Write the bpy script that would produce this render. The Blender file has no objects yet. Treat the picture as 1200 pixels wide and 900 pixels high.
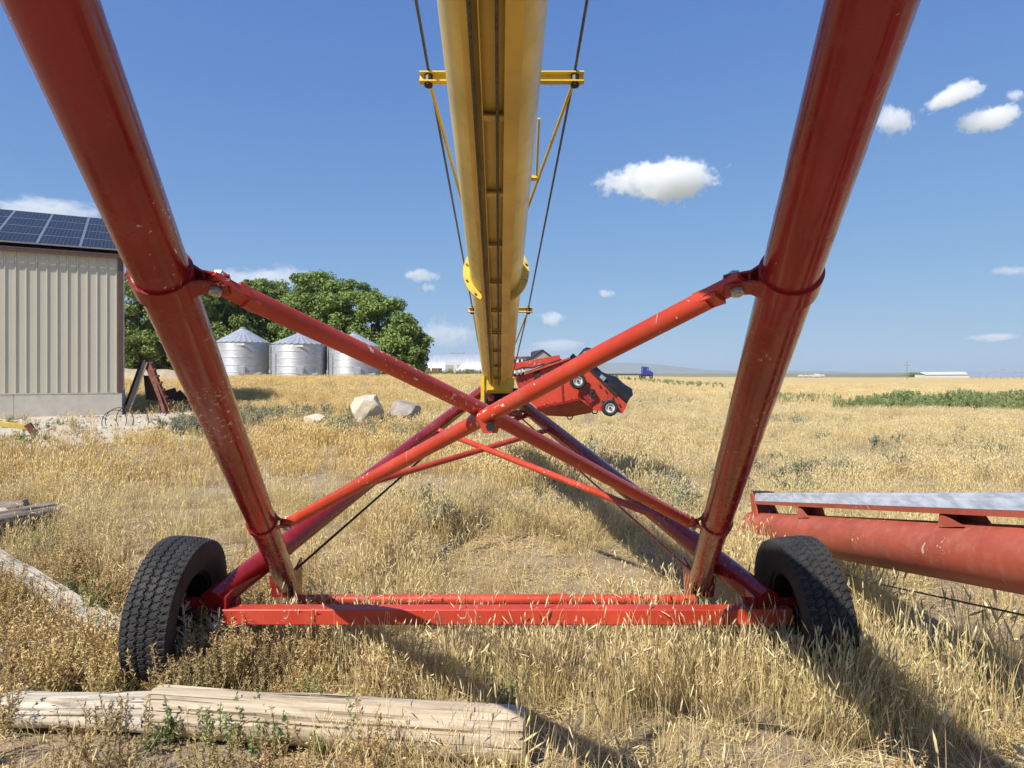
import bpy, math, random
import numpy as np
from mathutils import Vector, Matrix, Euler, noise as mnoise

# ------------------------------------------------------------------ camera, sky, sun, exposure
scene = bpy.context.scene
COL = scene.collection
R = math.radians
FPX, CX, CY, CAMH = 800.0, 585.0, 440.0, 1.62      # focal length and principal point in photo pixels, eye height in m

cam_data = bpy.data.cameras.new('camera')
cam_data.sensor_width = 36.0
cam_data.lens = 36.0 * FPX / 1200.0
cam_data.shift_x = (600.0 - CX) / 1200.0
cam_data.shift_y = -(450.0 - CY) / 1200.0
cam_data.clip_start = 0.05
cam_data.clip_end = 40000.0
cam = bpy.data.objects.new('camera', cam_data)
cam.location = (0, 0, CAMH)
cam.rotation_euler = (R(90), 0, 0)
COL.objects.link(cam)
scene.camera = cam

SHX, SHY = 0.65, 0.70                               # shadow offset per metre of height
S = Vector((-SHX, -SHY, 1.0)).normalized()          # towards the sun
EL = math.asin(S.z)
AZ = math.atan2(S.x, S.y)
world = bpy.data.worlds.new('World')
scene.world = world
world.use_nodes = True
wn = world.node_tree
for n_ in list(wn.nodes):
    wn.nodes.remove(n_)
sky = wn.nodes.new('ShaderNodeTexSky')
sky.sky_type = 'NISHITA'
sky.sun_disc = False
sky.sun_elevation = EL
sky.sun_rotation = AZ
sky.altitude = 3000
sky.air_density = 1.0
sky.dust_density = 0.5
sky.ozone_density = 6.0
bg = wn.nodes.new('ShaderNodeBackground')
bg.inputs['Strength'].default_value = 0.14
wo = wn.nodes.new('ShaderNodeOutputWorld')
# a soft shoulder over the whole sky: the photograph holds back the bright horizon
den = wn.nodes.new('ShaderNodeVectorMath'); den.operation = 'MULTIPLY_ADD'
den.inputs[1].default_value = tuple(q_ * 0.14 * 1.29 for q_ in (1.66, 1.31, 1.15)); den.inputs[2].default_value = tuple(p_ * 1.29 for p_ in (0.71, 0.51, 0.22))
div = wn.nodes.new('ShaderNodeVectorMath'); div.operation = 'DIVIDE'
wn.links.new(sky.outputs[0], den.inputs[0]); wn.links.new(sky.outputs[0], div.inputs[0]); wn.links.new(den.outputs[0], div.inputs[1])
wn.links.new(div.outputs[0], bg.inputs[0])
wn.links.new(bg.outputs[0], wo.inputs[0])

sun_data = bpy.data.lights.new('sun', 'SUN')
sun_data.energy = 5.0
sun_data.angle = R(0.53)
sun_data.color = (1.0, 0.95, 0.87)
sun = bpy.data.objects.new('sun', sun_data)
sun.rotation_euler = S.to_track_quat('Z', 'Y').to_euler()
sun.location = (-30, -40, 50)
COL.objects.link(sun)

scene.view_settings.view_transform = 'Standard'
scene.view_settings.look = 'None'
scene.view_settings.exposure = 0.37
scene.view_settings.gamma = 1.0
scene.view_settings.use_curve_mapping = False
scene.cycles.use_denoising = True
scene.cycles.denoiser = 'OPENIMAGEDENOISE'
scene.cycles.denoising_prefilter = 'ACCURATE'
scene.cycles.max_bounces = 10
scene.cycles.volume_step_rate = 0.4
scene.cycles.use_adaptive_sampling = True
scene.cycles.adaptive_threshold = 0.02
scene.cycles.diffuse_bounces = 2
scene.cycles.glossy_bounces = 3
scene.cycles.transmission_bounces = 3
scene.cycles.volume_bounces = 10
scene.cycles.transparent_max_bounces = 8
scene.cycles.caustics_reflective = False
scene.cycles.caustics_refractive = False
scene.cycles.sample_clamp_indirect = 6.0

rng = np.random.default_rng(7)
random.seed(7)

# ------------------------------------------------------------------ helpers
def P(px, py, d):
    """photo pixel at depth d (metres along the view) -> world point"""
    return Vector(((px - CX) / FPX * d, d, CAMH - (py - CY) / FPX * d))

def sstep(a, b, x):
    t = np.clip((np.asarray(x, float) - a) / (b - a), 0, 1)
    return t * t * (3 - 2 * t)

def vnoise(x, y, sc, seed=0):
    """vectorised value noise in 0..1"""
    x = np.asarray(x, float) * sc + seed * 17.31
    y = np.asarray(y, float) * sc - seed * 9.77
    xi = np.floor(x); yi = np.floor(y)
    fx = x - xi; fy = y - yi
    fx = fx * fx * (3 - 2 * fx); fy = fy * fy * (3 - 2 * fy)
    def h(a, b):
        v = np.sin(a * 127.1 + b * 311.7 + seed * 74.7) * 43758.5453
        return v - np.floor(v)
    return (h(xi, yi) * (1 - fx) + h(xi + 1, yi) * fx) * (1 - fy) + (h(xi, yi + 1) * (1 - fx) + h(xi + 1, yi + 1) * fx) * fy

def gz(x, y):
    """height of the ground"""
    x = np.asarray(x, float); y = np.asarray(y, float)
    t = np.clip((y - 4.0) / 66.0, 0, 1)
    t = t * (1.0 - 0.25 * t * t) / 0.75
    w = 1.0 - sstep(0.06, 0.36, x / np.maximum(y, 8.0))
    near = 1.0 - sstep(60, 160, np.hypot(x, y))
    return 1.47 * t * w + near * (0.09 * (vnoise(x, y, 0.35, 3) - 0.5) + 0.05 * (vnoise(x, y, 1.3, 5) - 0.5)) * sstep(1.0, 9.0, np.hypot(x, y - 3) ) + near * 0.03 * (vnoise(x, y, 2.2, 8) - 0.5)

def G(px, py):
    """photo pixel -> the point of the ground it shows"""
    ds = G_DS; xs = (px - CX) / FPX * ds; zs = CAMH - (py - CY) / FPX * ds
    hit = np.nonzero(zs <= gz(xs, ds))[0]
    return P(px, py, float(ds[hit[0]]) if len(hit) else 4000.0)
G_DS = 1.2 * 1.004 ** np.arange(2030)

def on_ground(x, y, dz=0.0):
    return Vector((x, y, float(gz(x, y)) + dz))

def tag(o, label=None, cat=None, group=None, kind=None):
    if label: o['label'] = label
    if cat: o['category'] = cat
    if group: o['group'] = group
    if kind: o['kind'] = kind
    return o

def thing(name, label, cat, loc=(0, 0, 0), group=None):
    o = bpy.data.objects.new(name, None)
    o.empty_display_size = 0.2
    o.location = loc
    COL.objects.link(o)
    return tag(o, label, cat, group)

class MB:
    """collects shapes (world coordinates) and links them as ONE mesh object"""
    def __init__(self):
        self.v = []; self.f = []; self.mi = []; self.m = 0
    def add(self, vs, fs):
        b = len(self.v)
        self.v.extend([tuple(p) for p in vs])
        self.f.extend([tuple(i + b for i in q) for q in fs])
        self.mi.extend([self.m] * len(fs))
        return self
    @staticmethod
    def frame(d, ref=None):
        d = Vector(d).normalized()
        ref = Vector(ref) if ref is not None else (Vector((0, 0, 1)) if abs(d.z) < 0.95 else Vector((1, 0, 0)))
        u = d.cross(ref).normalized()
        w = u.cross(d).normalized()
        return d, u, w
    def tube(self, a, b, r, r2=None, seg=20, caps=True, rings=1):
        a = Vector(a); b = Vector(b); r2 = r if r2 is None else r2
        d, u, w = self.frame(b - a)
        vs = []; fs = []
        for k in range(rings + 1):
            t = k / rings; c = a.lerp(b, t); rr = r + (r2 - r) * t
            for i in range(seg):
                an = 2 * math.pi * i / seg
                vs.append(c + (u * math.cos(an) + w * math.sin(an)) * rr)
        for k in range(rings):
            for i in range(seg):
                j = (i + 1) % seg
                fs.append((k * seg + i, k * seg + j, (k + 1) * seg + j, (k + 1) * seg + i))
        if caps:
            fs.append(tuple(range(seg - 1, -1, -1)))
            fs.append(tuple(rings * seg + i for i in range(seg)))
        return self.add(vs, fs)
    def path(self, pts, r, seg=8, caps=True):
        pts = [Vector(p) for p in pts]
        rs = r if isinstance(r, (list, tuple)) else [r] * len(pts)
        vs = []; fs = []; ref = None
        for k, p in enumerate(pts):
            d = (pts[min(k + 1, len(pts) - 1)] - pts[max(k - 1, 0)])
            d, u, w = self.frame(d, ref)
            ref = w
            for i in range(seg):
                an = 2 * math.pi * i / seg
                vs.append(p + (u * math.cos(an) + w * math.sin(an)) * rs[k])
        for k in range(len(pts) - 1):
            for i in range(seg):
                j = (i + 1) % seg
                fs.append((k * seg + i, k * seg + j, (k + 1) * seg + j, (k + 1) * seg + i))
        if caps:
            fs.append(tuple(range(seg - 1, -1, -1)))
            fs.append(tuple((len(pts) - 1) * seg + i for i in range(seg)))
        return self.add(vs, fs)
    def box(self, c, s, ax=None):
        c = Vector(c)
        X, Y, Z = ax if ax else (Vector((1, 0, 0)), Vector((0, 1, 0)), Vector((0, 0, 1)))
        vs = [c + X * (s[0] / 2 * i) + Y * (s[1] / 2 * j) + Z * (s[2] / 2 * k) for i in (-1, 1) for j in (-1, 1) for k in (-1, 1)]
        return self.add(vs, [(0, 1, 3, 2), (4, 6, 7, 5), (0, 4, 5, 1), (2, 3, 7, 6), (0, 2, 6, 4), (1, 5, 7, 3)])
    def bar(self, a, b, w, h, up=None, bev=0.0):
        """rectangular bar from a to b; w across, h along up; bev chamfers its long edges"""
        a = Vector(a); b = Vector(b)
        d, u, n = self.frame(b - a, up)
        if bev <= 0:
            prof = [(-w / 2, -h / 2), (w / 2, -h / 2), (w / 2, h / 2), (-w / 2, h / 2)]
        else:
            x, y, e = w / 2, h / 2, bev
            prof = [(-x + e, -y), (x - e, -y), (x, -y + e), (x, y - e), (x - e, y), (-x + e, y), (-x, y - e), (-x, -y + e)]
        return self.sweep(prof, a, b, u, n)
    def sweep(self, prof, a, b, u, n):
        a = Vector(a); b = Vector(b); m = len(prof)
        vs = [a + u * p[0] + n * p[1] for p in prof] + [b + u * p[0] + n * p[1] for p in prof]
        fs = [(i, (i + 1) % m, m + (i + 1) % m, m + i) for i in range(m)]
        fs += [tuple(range(m - 1, -1, -1)), tuple(range(m, 2 * m))]
        return self.add(vs, fs)
    def prism(self, poly, vec):
        """closed solid: polygon (3-D points) pushed along vec"""
        poly = [Vector(p) for p in poly]; vec = Vector(vec); m = len(poly)
        vs = poly + [p + vec for p in poly]
        fs = [tuple(range(m)), tuple(range(2 * m - 1, m - 1, -1))]
        fs += [((i + 1) % m, i, m + i, m + (i + 1) % m) for i in range(m)]
        return self.add(vs, fs)
    def lathe(self, prof, o, axis, seg=32, closed=False, ref=None, a0=0.0, a1=2 * math.pi):
        """prof: (radius, height along axis)"""
        o = Vector(o); d, u, w = self.frame(axis, ref)
        full = abs(a1 - a0 - 2 * math.pi) < 1e-6
        ns = seg if full else seg + 1
        vs = []; fs = []; m = len(prof)
        for i in range(ns):
            an = a0 + (a1 - a0) * i / seg
            e = u * math.cos(an) + w * math.sin(an)
            for r, h in prof:
                vs.append(o + e * r + d * h)
        for i in range(seg):
            j = (i + 1) % ns
            for k in range(m - 1 if not closed else m):
                k2 = (k + 1) % m
                fs.append((i * m + k, i * m + k2, j * m + k2, j * m + k))
        if not full and closed:
            fs.append(tuple(range(m))); fs.append(tuple((ns - 1) * m + k for k in range(m - 1, -1, -1)))
        return self.add(vs, fs)
    def mesh(self, name, mats, smooth=35, fix=True):
        me = bpy.data.meshes.new(name)
        me.from_pydata(self.v, [], self.f)
        for m in (mats if isinstance(mats, (list, tuple)) else [mats]):
            me.materials.append(m)
        if max(self.mi, default=0) > 0:
            me.polygons.foreach_set('material_index', self.mi)
        if fix:
            import bmesh
            bm = bmesh.new(); bm.from_mesh(me)
            bmesh.ops.recalc_face_normals(bm, faces=bm.faces)
            bm.to_mesh(me); bm.free()
        if smooth:
            me.polygons.foreach_set('use_smooth', [True] * len(me.polygons))
            me.set_sharp_from_angle(angle=R(smooth))
        me.update()
        return me
    def build(self, name, mats, parent=None, smooth=35, origin=None, fix=True):
        """vertices are world coordinates; the object's origin goes to 'origin' (or to the parent thing's)"""
        if parent is None and origin is not None:
            o3 = Vector(origin)
            self.v = [(p[0] - o3.x, p[1] - o3.y, p[2] - o3.z) for p in self.v]
        o = bpy.data.objects.new(name, self.mesh(name, mats, smooth, fix))
        COL.objects.link(o)
        if parent is None:
            if origin is not None: o.location = origin
        else:
            o.parent = parent
            if parent.parent is None:
                o.location = -Vector(parent.location)
        return o

# ------------------------------------------------------------------ materials
def new_mat(name):
    m = bpy.data.materials.new(name)
    m.use_nodes = True
    nt = m.node_tree
    return m, nt, nt.nodes['Principled BSDF']

def N(nt, kind, **kw):
    n = nt.nodes.new(kind)
    for k, v in kw.items():
        if k in n.inputs: n.inputs[k].default_value = v
        else: setattr(n, k, v)
    return n

def ramp(nt, stops, interp='LINEAR'):
    n = nt.nodes.new('ShaderNodeValToRGB')
    n.color_ramp.interpolation = interp
    el = n.color_ramp.elements
    while len(el) < len(stops): el.new(0.5)
    for e, (p, c) in zip(el, stops):
        e.position = p
        e.color = (c[0], c[1], c[2], 1) if isinstance(c, (tuple, list)) else (c, c, c, 1)
    return n

def mixc(nt, fac, a, b, blend='MIX'):
    n = nt.nodes.new('ShaderNodeMix')
    n.data_type = 'RGBA'; n.blend_type = blend
    for sock, val in ((n.inputs[0], fac), (n.inputs[6], a), (n.inputs[7], b)):
        if hasattr(val, 'is_output') or isinstance(val, bpy.types.NodeSocket): nt.links.new(val, sock)
        elif isinstance(val, (tuple, list)): sock.default_value = (val[0], val[1], val[2], 1)
        else: sock.default_value = val
    return n.outputs[2]

def mth(nt, op, a, b=None, c=None, clamp=False):
    n = nt.nodes.new('ShaderNodeMath'); n.operation = op; n.use_clamp = clamp
    for s, v in zip(n.inputs, (a, b, c)):
        if v is None: continue
        if isinstance(v, bpy.types.NodeSocket): nt.links.new(v, s)
        else: s.default_value = v
    return n.outputs[0]

def coord(nt, scale=(1, 1, 1), kind='Object'):
    tc = nt.nodes.new('ShaderNodeTexCoord'); mp = nt.nodes.new('ShaderNodeMapping')
    mp.inputs['Scale'].default_value = scale
    nt.links.new(tc.outputs[kind], mp.inputs[0])
    return mp.outputs[0]

def noise_t(nt, vec, scale, detail=4, rough=0.55, dist=0.0):
    n = N(nt, 'ShaderNodeTexNoise', Scale=scale, Detail=detail, Roughness=rough, Distortion=dist)
    nt.links.new(vec, n.inputs['Vector'])
    return n.outputs['Fac']

def bump(nt, bsdf, h, strength=0.3, dist=0.01):
    b = N(nt, 'ShaderNodeBump', Strength=strength, Distance=dist)
    nt.links.new(h, b.inputs['Height']); nt.links.new(b.outputs[0], bsdf.inputs['Normal'])

def painted(name, base, rough=0.3, chips=0.5, chipcol=(0.62, 0.55, 0.48), rust=(0.10, 0.035, 0.015), dust=0.25, fade=None, dustcol=(0.42, 0.33, 0.22), spec=0.5):
    """painted steel: uneven fading, dust, rust freckles and bare chips"""
    m, nt, b = new_mat(name)
    v = coord(nt)
    n1 = noise_t(nt, v, 2.3, 5, 0.6)
    dark = tuple(c * 0.74 for c in base); lite = fade or tuple(min(1, c * 1.12 + 0.012) for c in base)
    r1 = ramp(nt, [(0.32, dark), (0.68, lite)]); nt.links.new(n1, r1.inputs[0])
    n2 = noise_t(nt, v, 14, 6, 0.7)
    rd = ramp(nt, [(0.50, 0.0), (0.72, 1.0)]); nt.links.new(n2, rd.inputs[0])
    c1 = mixc(nt, mth(nt, 'MULTIPLY', rd.outputs[0], dust), r1.outputs[0], dustcol)
    n3 = noise_t(nt, v, 62, 3, 0.6, 0.4)
    n4 = noise_t(nt, v, 3.1, 3, 0.5)
    cut = mth(nt, 'ADD', mth(nt, 'MULTIPLY', n4, -0.62), 1.127 - 0.10 * chips)
    chip = mth(nt, 'GREATER_THAN', n3, cut)
    n5 = noise_t(nt, v, 27, 2, 0.5, 0.2)                       # larger bare spots, here and there
    chip = mth(nt, 'MAXIMUM', chip, mth(nt, 'GREATER_THAN', n5, 0.875 - 0.055 * chips))
    vs_ = coord(nt, (16, 5, 3.0)); ns_ = noise_t(nt, vs_, 1.0, 0, 0.5)
    scr = mth(nt, 'LESS_THAN', mth(nt, 'ABSOLUTE', mth(nt, 'SUBTRACT', ns_, 0.5)), 0.005)
    scr = mth(nt, 'MULTIPLY', scr, mth(nt, 'GREATER_THAN', noise_t(nt, v, 4.3, 2), 0.67 - 0.04 * chips))
    chip = mth(nt, 'MAXIMUM', chip, mth(nt, 'MULTIPLY', scr, 0.75))
    nr = noise_t(nt, v, 21, 4, 0.6)
    rr = mth(nt, 'GREATER_THAN', nr, 0.73)
    c2 = mixc(nt, mth(nt, 'MULTIPLY', rr, 0.4), c1, rust)
    c3 = mixc(nt, chip, c2, chipcol)
    nt.links.new(c3, b.inputs['Base Color'])
    ro = mth(nt, 'ADD', mth(nt, 'MULTIPLY', rd.outputs[0], 0.28), rough)
    nt.links.new(mth(nt, 'ADD', ro, mth(nt, 'MULTIPLY', chip, 0.25)), b.inputs['Roughness'])
    b.inputs['Specular IOR Level'].default_value = spec
    bump(nt, b, mth(nt, 'SUBTRACT', noise_t(nt, v, 5, 2), mth(nt, 'MULTIPLY', chip, 0.15)), 0.06, 0.02)
    return m

def plain(name, c1, c2=None, scale=6.0, rough=0.7, metal=0.0, bumps=0.0, detail=5, stretch=(1, 1, 1), spec=0.4, bdist=0.01):
    m, nt, b = new_mat(name)
    v = coord(nt, stretch)
    n1 = noise_t(nt, v, scale, detail, 0.62)
    c2 = c2 or tuple(c * 0.7 for c in c1)
    r1 = ramp(nt, [(0.33, c2), (0.66, c1)]); nt.links.new(n1, r1.inputs[0])
    nt.links.new(r1.outputs[0], b.inputs['Base Color'])
    b.inputs['Roughness'].default_value = rough
    b.inputs['Metallic'].default_value = metal
    b.inputs['Specular IOR Level'].default_value = spec
    if bumps: bump(nt, b, noise_t(nt, v, scale * 3, 6, 0.65), bumps, bdist)
    return m

M = {}
M['red'] = painted('red_paint_shaded', (0.265, 0.007, 0.006), rough=0.17, chips=0.8, dust=0.04)  # shade on the arm undersides put into a darker base than the other reds
M['red_worn'] = painted('red_paint_worn', (0.49, 0.044, 0.014), rough=0.3, chips=1.0, dust=0.12)
M['red_hopper'] = painted('red_hopper_paint', (0.55, 0.050, 0.018), rough=0.42, chips=0.85, dust=0.06)
M['red_faded'] = painted('red_paint_faded', (0.43, 0.078, 0.042), rough=0.5, chips=0.3, dust=0.30, fade=(0.47, 0.105, 0.06))
M['yellow'] = painted('yellow_paint', (0.73, 0.53, 0.10), rough=0.3, chips=0.15, chipcol=(0.75, 0.65, 0.45), dust=0.08, rust=(0.16, 0.07, 0.02))
M['yellow_br'] = painted('bright_yellow_paint', (0.72, 0.50, 0.05), rough=0.4, chips=0.2, dust=0.1)
M['galv'] = plain('galvanized_steel', (0.62, 0.64, 0.66), (0.42, 0.44, 0.47), 26, 0.38, 0.75, 0.05, stretch=(1, 1, 1))
M['galv_rail'] = plain('galvanized_rail', (0.66, 0.70, 0.75), (0.36, 0.39, 0.43), 9, 0.42, 0.25, 0.05, stretch=(1, .7, 3.5))  # stretched pale and dark streaks: reflected sheen put into the colour
M['bin'] = plain('bin_steel', (0.52, 0.54, 0.57), (0.40, 0.42, 0.45), 1.6, 0.5, 0.5, 0.05, stretch=(1, 1, 2))
M['steel_dark'] = plain('dark_steel', (0.06, 0.055, 0.05), (0.03, 0.028, 0.026), 14, 0.5, 0.5, 0.1)
M['rope'] = plain('wire_rope_steel', (0.17, 0.16, 0.15), (0.07, 0.065, 0.06), 60, 0.5, 0.6, 0.3)
M['bolt'] = plain('zinc_bolt', (0.62, 0.60, 0.48), (0.40, 0.38, 0.30), 30, 0.35, 0.8, 0.05)
M['rubber'] = plain('tyre_rubber', (0.046, 0.043, 0.040), (0.018, 0.018, 0.019), 7, 0.72, 0, 0.25, spec=0.35, bdist=0.004)
M['canvas'] = plain('black_canvas', (0.018, 0.018, 0.020), (0.010, 0.010, 0.011), 8, 0.5, 0, 0.15, spec=0.4)
M['white'] = plain('white_paint', (0.66, 0.66, 0.64), (0.52, 0.51, 0.49), 5, 0.5)
M['rust'] = plain('rusty_steel', (0.22, 0.075, 0.045), (0.09, 0.032, 0.022), 9, 0.85, 0.1, 0.4)
M['rustdark'] = plain('dark_rusty_steel', (0.075, 0.035, 0.026), (0.03, 0.017, 0.014), 9, 0.85, 0.1, 0.4)
# ------------------------------------------------------------------ ground
def ground_height(x, y):
    r = np.hypot(x, y)
    return gz(x, y) + np.clip((r - 1500) / 7500, 0, 2) * 34.0

def axis_pos(step, n, grow, end):
    a = [0.0]
    for _ in range(n): a.append(a[-1] + step)
    s = step
    while a[-1] < end:
        s *= grow; a.append(a[-1] + s)
    return np.array(a)
yp = axis_pos(0.14, 110, 1.055, 9500); yn = -axis_pos(0.3, 10, 1.25, 9500)[1:][::-1]
xp = axis_pos(0.16, 60, 1.065, 9500)
GX = np.concatenate([-xp[1:][::-1], xp]); GY = np.concatenate([yn, yp])
gx, gy = np.meshgrid(GX, GY)
gzz = ground_height(gx, gy)
gv = np.stack([gx.ravel(), gy.ravel(), gzz.ravel()], 1)
nx_, ny_ = len(GX), len(GY)
ii = np.arange(nx_ * ny_).reshape(ny_, nx_)
gf = np.stack([ii[:-1, :-1].ravel(), ii[:-1, 1:].ravel(), ii[1:, 1:].ravel(), ii[1:, :-1].ravel()], 1)
gme = bpy.data.meshes.new('ground')
gme.from_pydata(gv.tolist(), [], gf.tolist())
gme.polygons.foreach_set('use_smooth', [True] * len(gme.polygons))

PAD = G(95, 500)                                     # gravel pad in front of the barn
def ground_material():
    m, nt, b = new_mat('ground_soil')
    geo = nt.nodes.new('ShaderNodeNewGeometry')
    pos = geo.outputs['Position']
    sep = nt.nodes.new('ShaderNodeSeparateXYZ'); nt.links.new(pos, sep.inputs[0])
    X, Y = sep.outputs[0], sep.outputs[1]
    n1 = noise_t(nt, pos, 2.2, 8, 0.68)
    soil = ramp(nt, [(0.30, (0.17, 0.125, 0.085)), (0.5, (0.30, 0.235, 0.165)), (0.72, (0.43, 0.35, 0.25))]); nt.links.new(n1, soil.inputs[0])
    n2 = noise_t(nt, pos, 11, 8, 0.72)
    litter = ramp(nt, [(0.44, 0.0), (0.60, 1.0)]); nt.links.new(n2, litter.inputs[0])
    c = mixc(nt, mth(nt, 'MULTIPLY', litter.outputs[0], 0.6), soil.outputs[0], (0.44, 0.31, 0.14))
    # pale gravel pad
    dx = mth(nt, 'DIVIDE', mth(nt, 'SUBTRACT', X, PAD.x), 5.2); dy = mth(nt, 'DIVIDE', mth(nt, 'SUBTRACT', Y, PAD.y + 0.2), 4.3)
    rr = mth(nt, 'ADD', mth(nt, 'MULTIPLY', dx, dx), mth(nt, 'MULTIPLY', dy, dy))
    gm = ramp(nt, [(0.75, 1.0), (1.0, 0.0)]); nt.links.new(mth(nt, 'ADD', rr, mth(nt, 'MULTIPLY', mth(nt, 'SUBTRACT', n1, 0.5), 0.9)), gm.inputs[0])
    grav = ramp(nt, [(0.35, (0.42, 0.36, 0.27)), (0.62, (0.66, 0.58, 0.46))]); nt.links.new(noise_t(nt, pos, 16, 6, 0.75), grav.inputs[0])
    c = mixc(nt, gm.outputs[0], c, grav.outputs[0])
    # stubble further out
    n3 = noise_t(nt, pos, 0.16, 6, 0.6)
    stub = ramp(nt, [(0.3, (0.40, 0.28, 0.125)), (0.7, (0.56, 0.40, 0.18))]); nt.links.new(n3, stub.inputs[0])
    far = mth(nt, 'MULTIPLY_ADD', Y, 1 / 45.0, -0.6, True)
    c = mixc(nt, far, c, stub.outputs[0])
    # ripe wheat on the right
    edge = mth(nt, 'ADD', mth(nt, 'MULTIPLY', X, 0.9), Y)
    wheat = mth(nt, 'MULTIPLY_ADD', mth(nt, 'SUBTRACT', edge, 58.0), 0.10, 0.0, True)
    wheat = mth(nt, 'MULTIPLY', wheat, mth(nt, 'MULTIPLY_ADD', mth(nt, 'SUBTRACT', X, 4.0), 0.2, 0.0, True))
    wr = ramp(nt, [(0.3, (0.50, 0.36, 0.155)), (0.7, (0.60, 0.45, 0.20))]); nt.links.new(noise_t(nt, pos, 0.05, 5, 0.6), wr.inputs[0])
    c = mixc(nt, wheat, c, wr.outputs[0])
    # irrigated green and dry flats in the distance
    g2 = mth(nt, 'MULTIPLY_ADD', mth(nt, 'ADD', Y, mth(nt, 'MULTIPLY', noise_t(nt, pos, 0.004, 3), 500.0)), 1 / 120.0, -800.0 / 120.0, True)
    flats = ramp(nt, [(0.38, (0.10, 0.14, 0.055)), (0.5, (0.22, 0.21, 0.11)), (0.64, (0.36, 0.29, 0.16))])
    mpf = coord(nt, (0.0006, 0.0018, 1.0)); nt.links.new(noise_t(nt, mpf, 1.0, 4), flats.inputs[0])
    c = mixc(nt, g2, c, flats.outputs[0])
    nt.links.new(c, b.inputs['Base Color'])
    b.inputs['Roughness'].default_value = 0.95
    b.inputs['Specular IOR Level'].default_value = 0.15
    hh = mth(nt, 'ADD', n2, mth(nt, 'MULTIPLY', noise_t(nt, pos, 45, 4, 0.7), 0.5))
    bump(nt, b, hh, 0.7, 0.035)
    return m
gme.materials.append(ground_material())
ground = bpy.data.objects.new('ground', gme)
COL.objects.link(ground)
tag(ground, kind='structure')

# ------------------------------------------------------------------ the grain auger on its wheeled undercarriage
AX = -0.05                                           # centre plane of the machine
TS = 0.206                                           # slope of the tube
def T(y, dz=0.0, dx=0.0):                            # point along the main tube
    return Vector((-0.02 + dx, y, 3.158 - TS * y + dz))
TD = Vector((0, 1, -TS)).normalized()
TU = Vector((0, TS, 1)).normalized()                 # 'up' across the tube
auger = thing('grain_auger', 'large grain auger with yellow overhead tube on red two-wheeled undercarriage', 'grain auger', (AX, 3.7, 0.0))
TR = 0.165

b = MB(); b.lathe([(TR, -7.2 / TD.y), (TR, 9.9 / TD.y), (TR - .012, 9.9 / TD.y), (TR - .012, -7.2 / TD.y)], T(0), TD, 56, closed=True)
tube = b.build('auger_tube', M['yellow'], auger)
# rails under the tube, cross straps, ropes
for s, x0, x1 in ((-1, -0.086, -0.034), (1, 0.036, 0.088)):
    b = MB()
    pr = [(x0, -0.02), (x1, -0.02), (x1, -0.062), (x1 - .004 * 1, -0.062), (x1 - .004, -0.024), (x0 + .004, -0.024), (x0 + .004, -0.062), (x0, -0.062)]
    a0 = T(-7.0) - TU * 0.135; a1 = T(6.95) - TU * 0.135
    b.sweep(pr, a0, a1, Vector((1, 0, 0)), TU)
    lip = [(x0, -0.062), (x0, -0.066), (x1, -0.066), (x1, -0.0625)]
    b.sweep(lip if s > 0 else [(x0 + .0, -0.0622), (x0, -0.066), (x0 + .022, -0.066), (x0 + .022, -0.0622)], a0, a1, Vector((1, 0, 0)), TU)
    b.build('track_rail', M['yellow'], auger)
y = -6.5
while y < 6.8:
    b = MB(); b.bar(T(y, dx=-0.034) - TU * 0.186, T(y, dx=0.036) - TU * 0.186, 0.028, 0.006, TU)
    b.bar(T(y + .016, dx=-0.034) - TU * 0.178, T(y + .016, dx=0.036) - TU * 0.178, 0.004, 0.02, TU)
    b.build('cross_strap', M['yellow'], auger); y += 0.553
def rope(mb, a, c, r, pitch=0.045, strands=3, n=None):
    """twisted wire rope"""
    a = Vector(a); c = Vector(c); d, u, w = MB.frame(c - a); L = (c - a).length
    n = n or int(L / pitch * 5)
    for k in range(strands):
        ph = 2 * math.pi * k / strands
        mb.path([a.lerp(c, i / n) + (u * math.cos(ph + i / n * L / pitch * 2 * math.pi) + w * math.sin(ph + i / n * L / pitch * 2 * math.pi)) * r * 0.5 for i in range(n + 1)], r * 0.56, 5, False)
for dx, off in ((-0.060, -0.204), (0.014, -0.198)):
    b = MB(); rope(b, T(0.6, dx=dx) + TU * off, T(5.0, dx=dx) + TU * off, 0.0062)
    b.tube(T(5.0, dx=dx) + TU * off, T(7.0, dx=dx) + TU * off, 0.0062, seg=6, caps=False)
    b.tube(T(-6.5, dx=dx) + TU * off, T(0.6, dx=dx) + TU * off, 0.0062, seg=6, caps=False)
    b.build('winch_rope', M['rope'], auger, fix=False)
# bolted flange collar
fy = 4.32
for s in (-1, 1):
    b = MB()
    a0, a1 = (R(-62), R(62)) if s > 0 else (R(118), R(242))
    b.lathe([(TR + .001, -.026), (TR + .043, -.026), (TR + .043, .0), (TR + .014, .0), (TR + .012, .05), (TR + .001, .05)], T(fy), TD, 20, closed=True, ref=TU, a0=a0, a1=a1)
    fl = b.build('tube_flange', M['yellow_br'], auger)
    for k in range(4):
        an = (R(-46 + 31 * k)) if s > 0 else R(134 + 31 * k)
        d_, u_, w_ = MB.frame(TD, TU)
        c = T(fy) + (u_ * math.cos(an) + w_ * math.sin(an)) * (TR + .029)
        q = MB(); q.tube(c - TD * .040, c - TD * .02, .008, seg=6); q.build('bolt', M['bolt'], fl)
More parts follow.
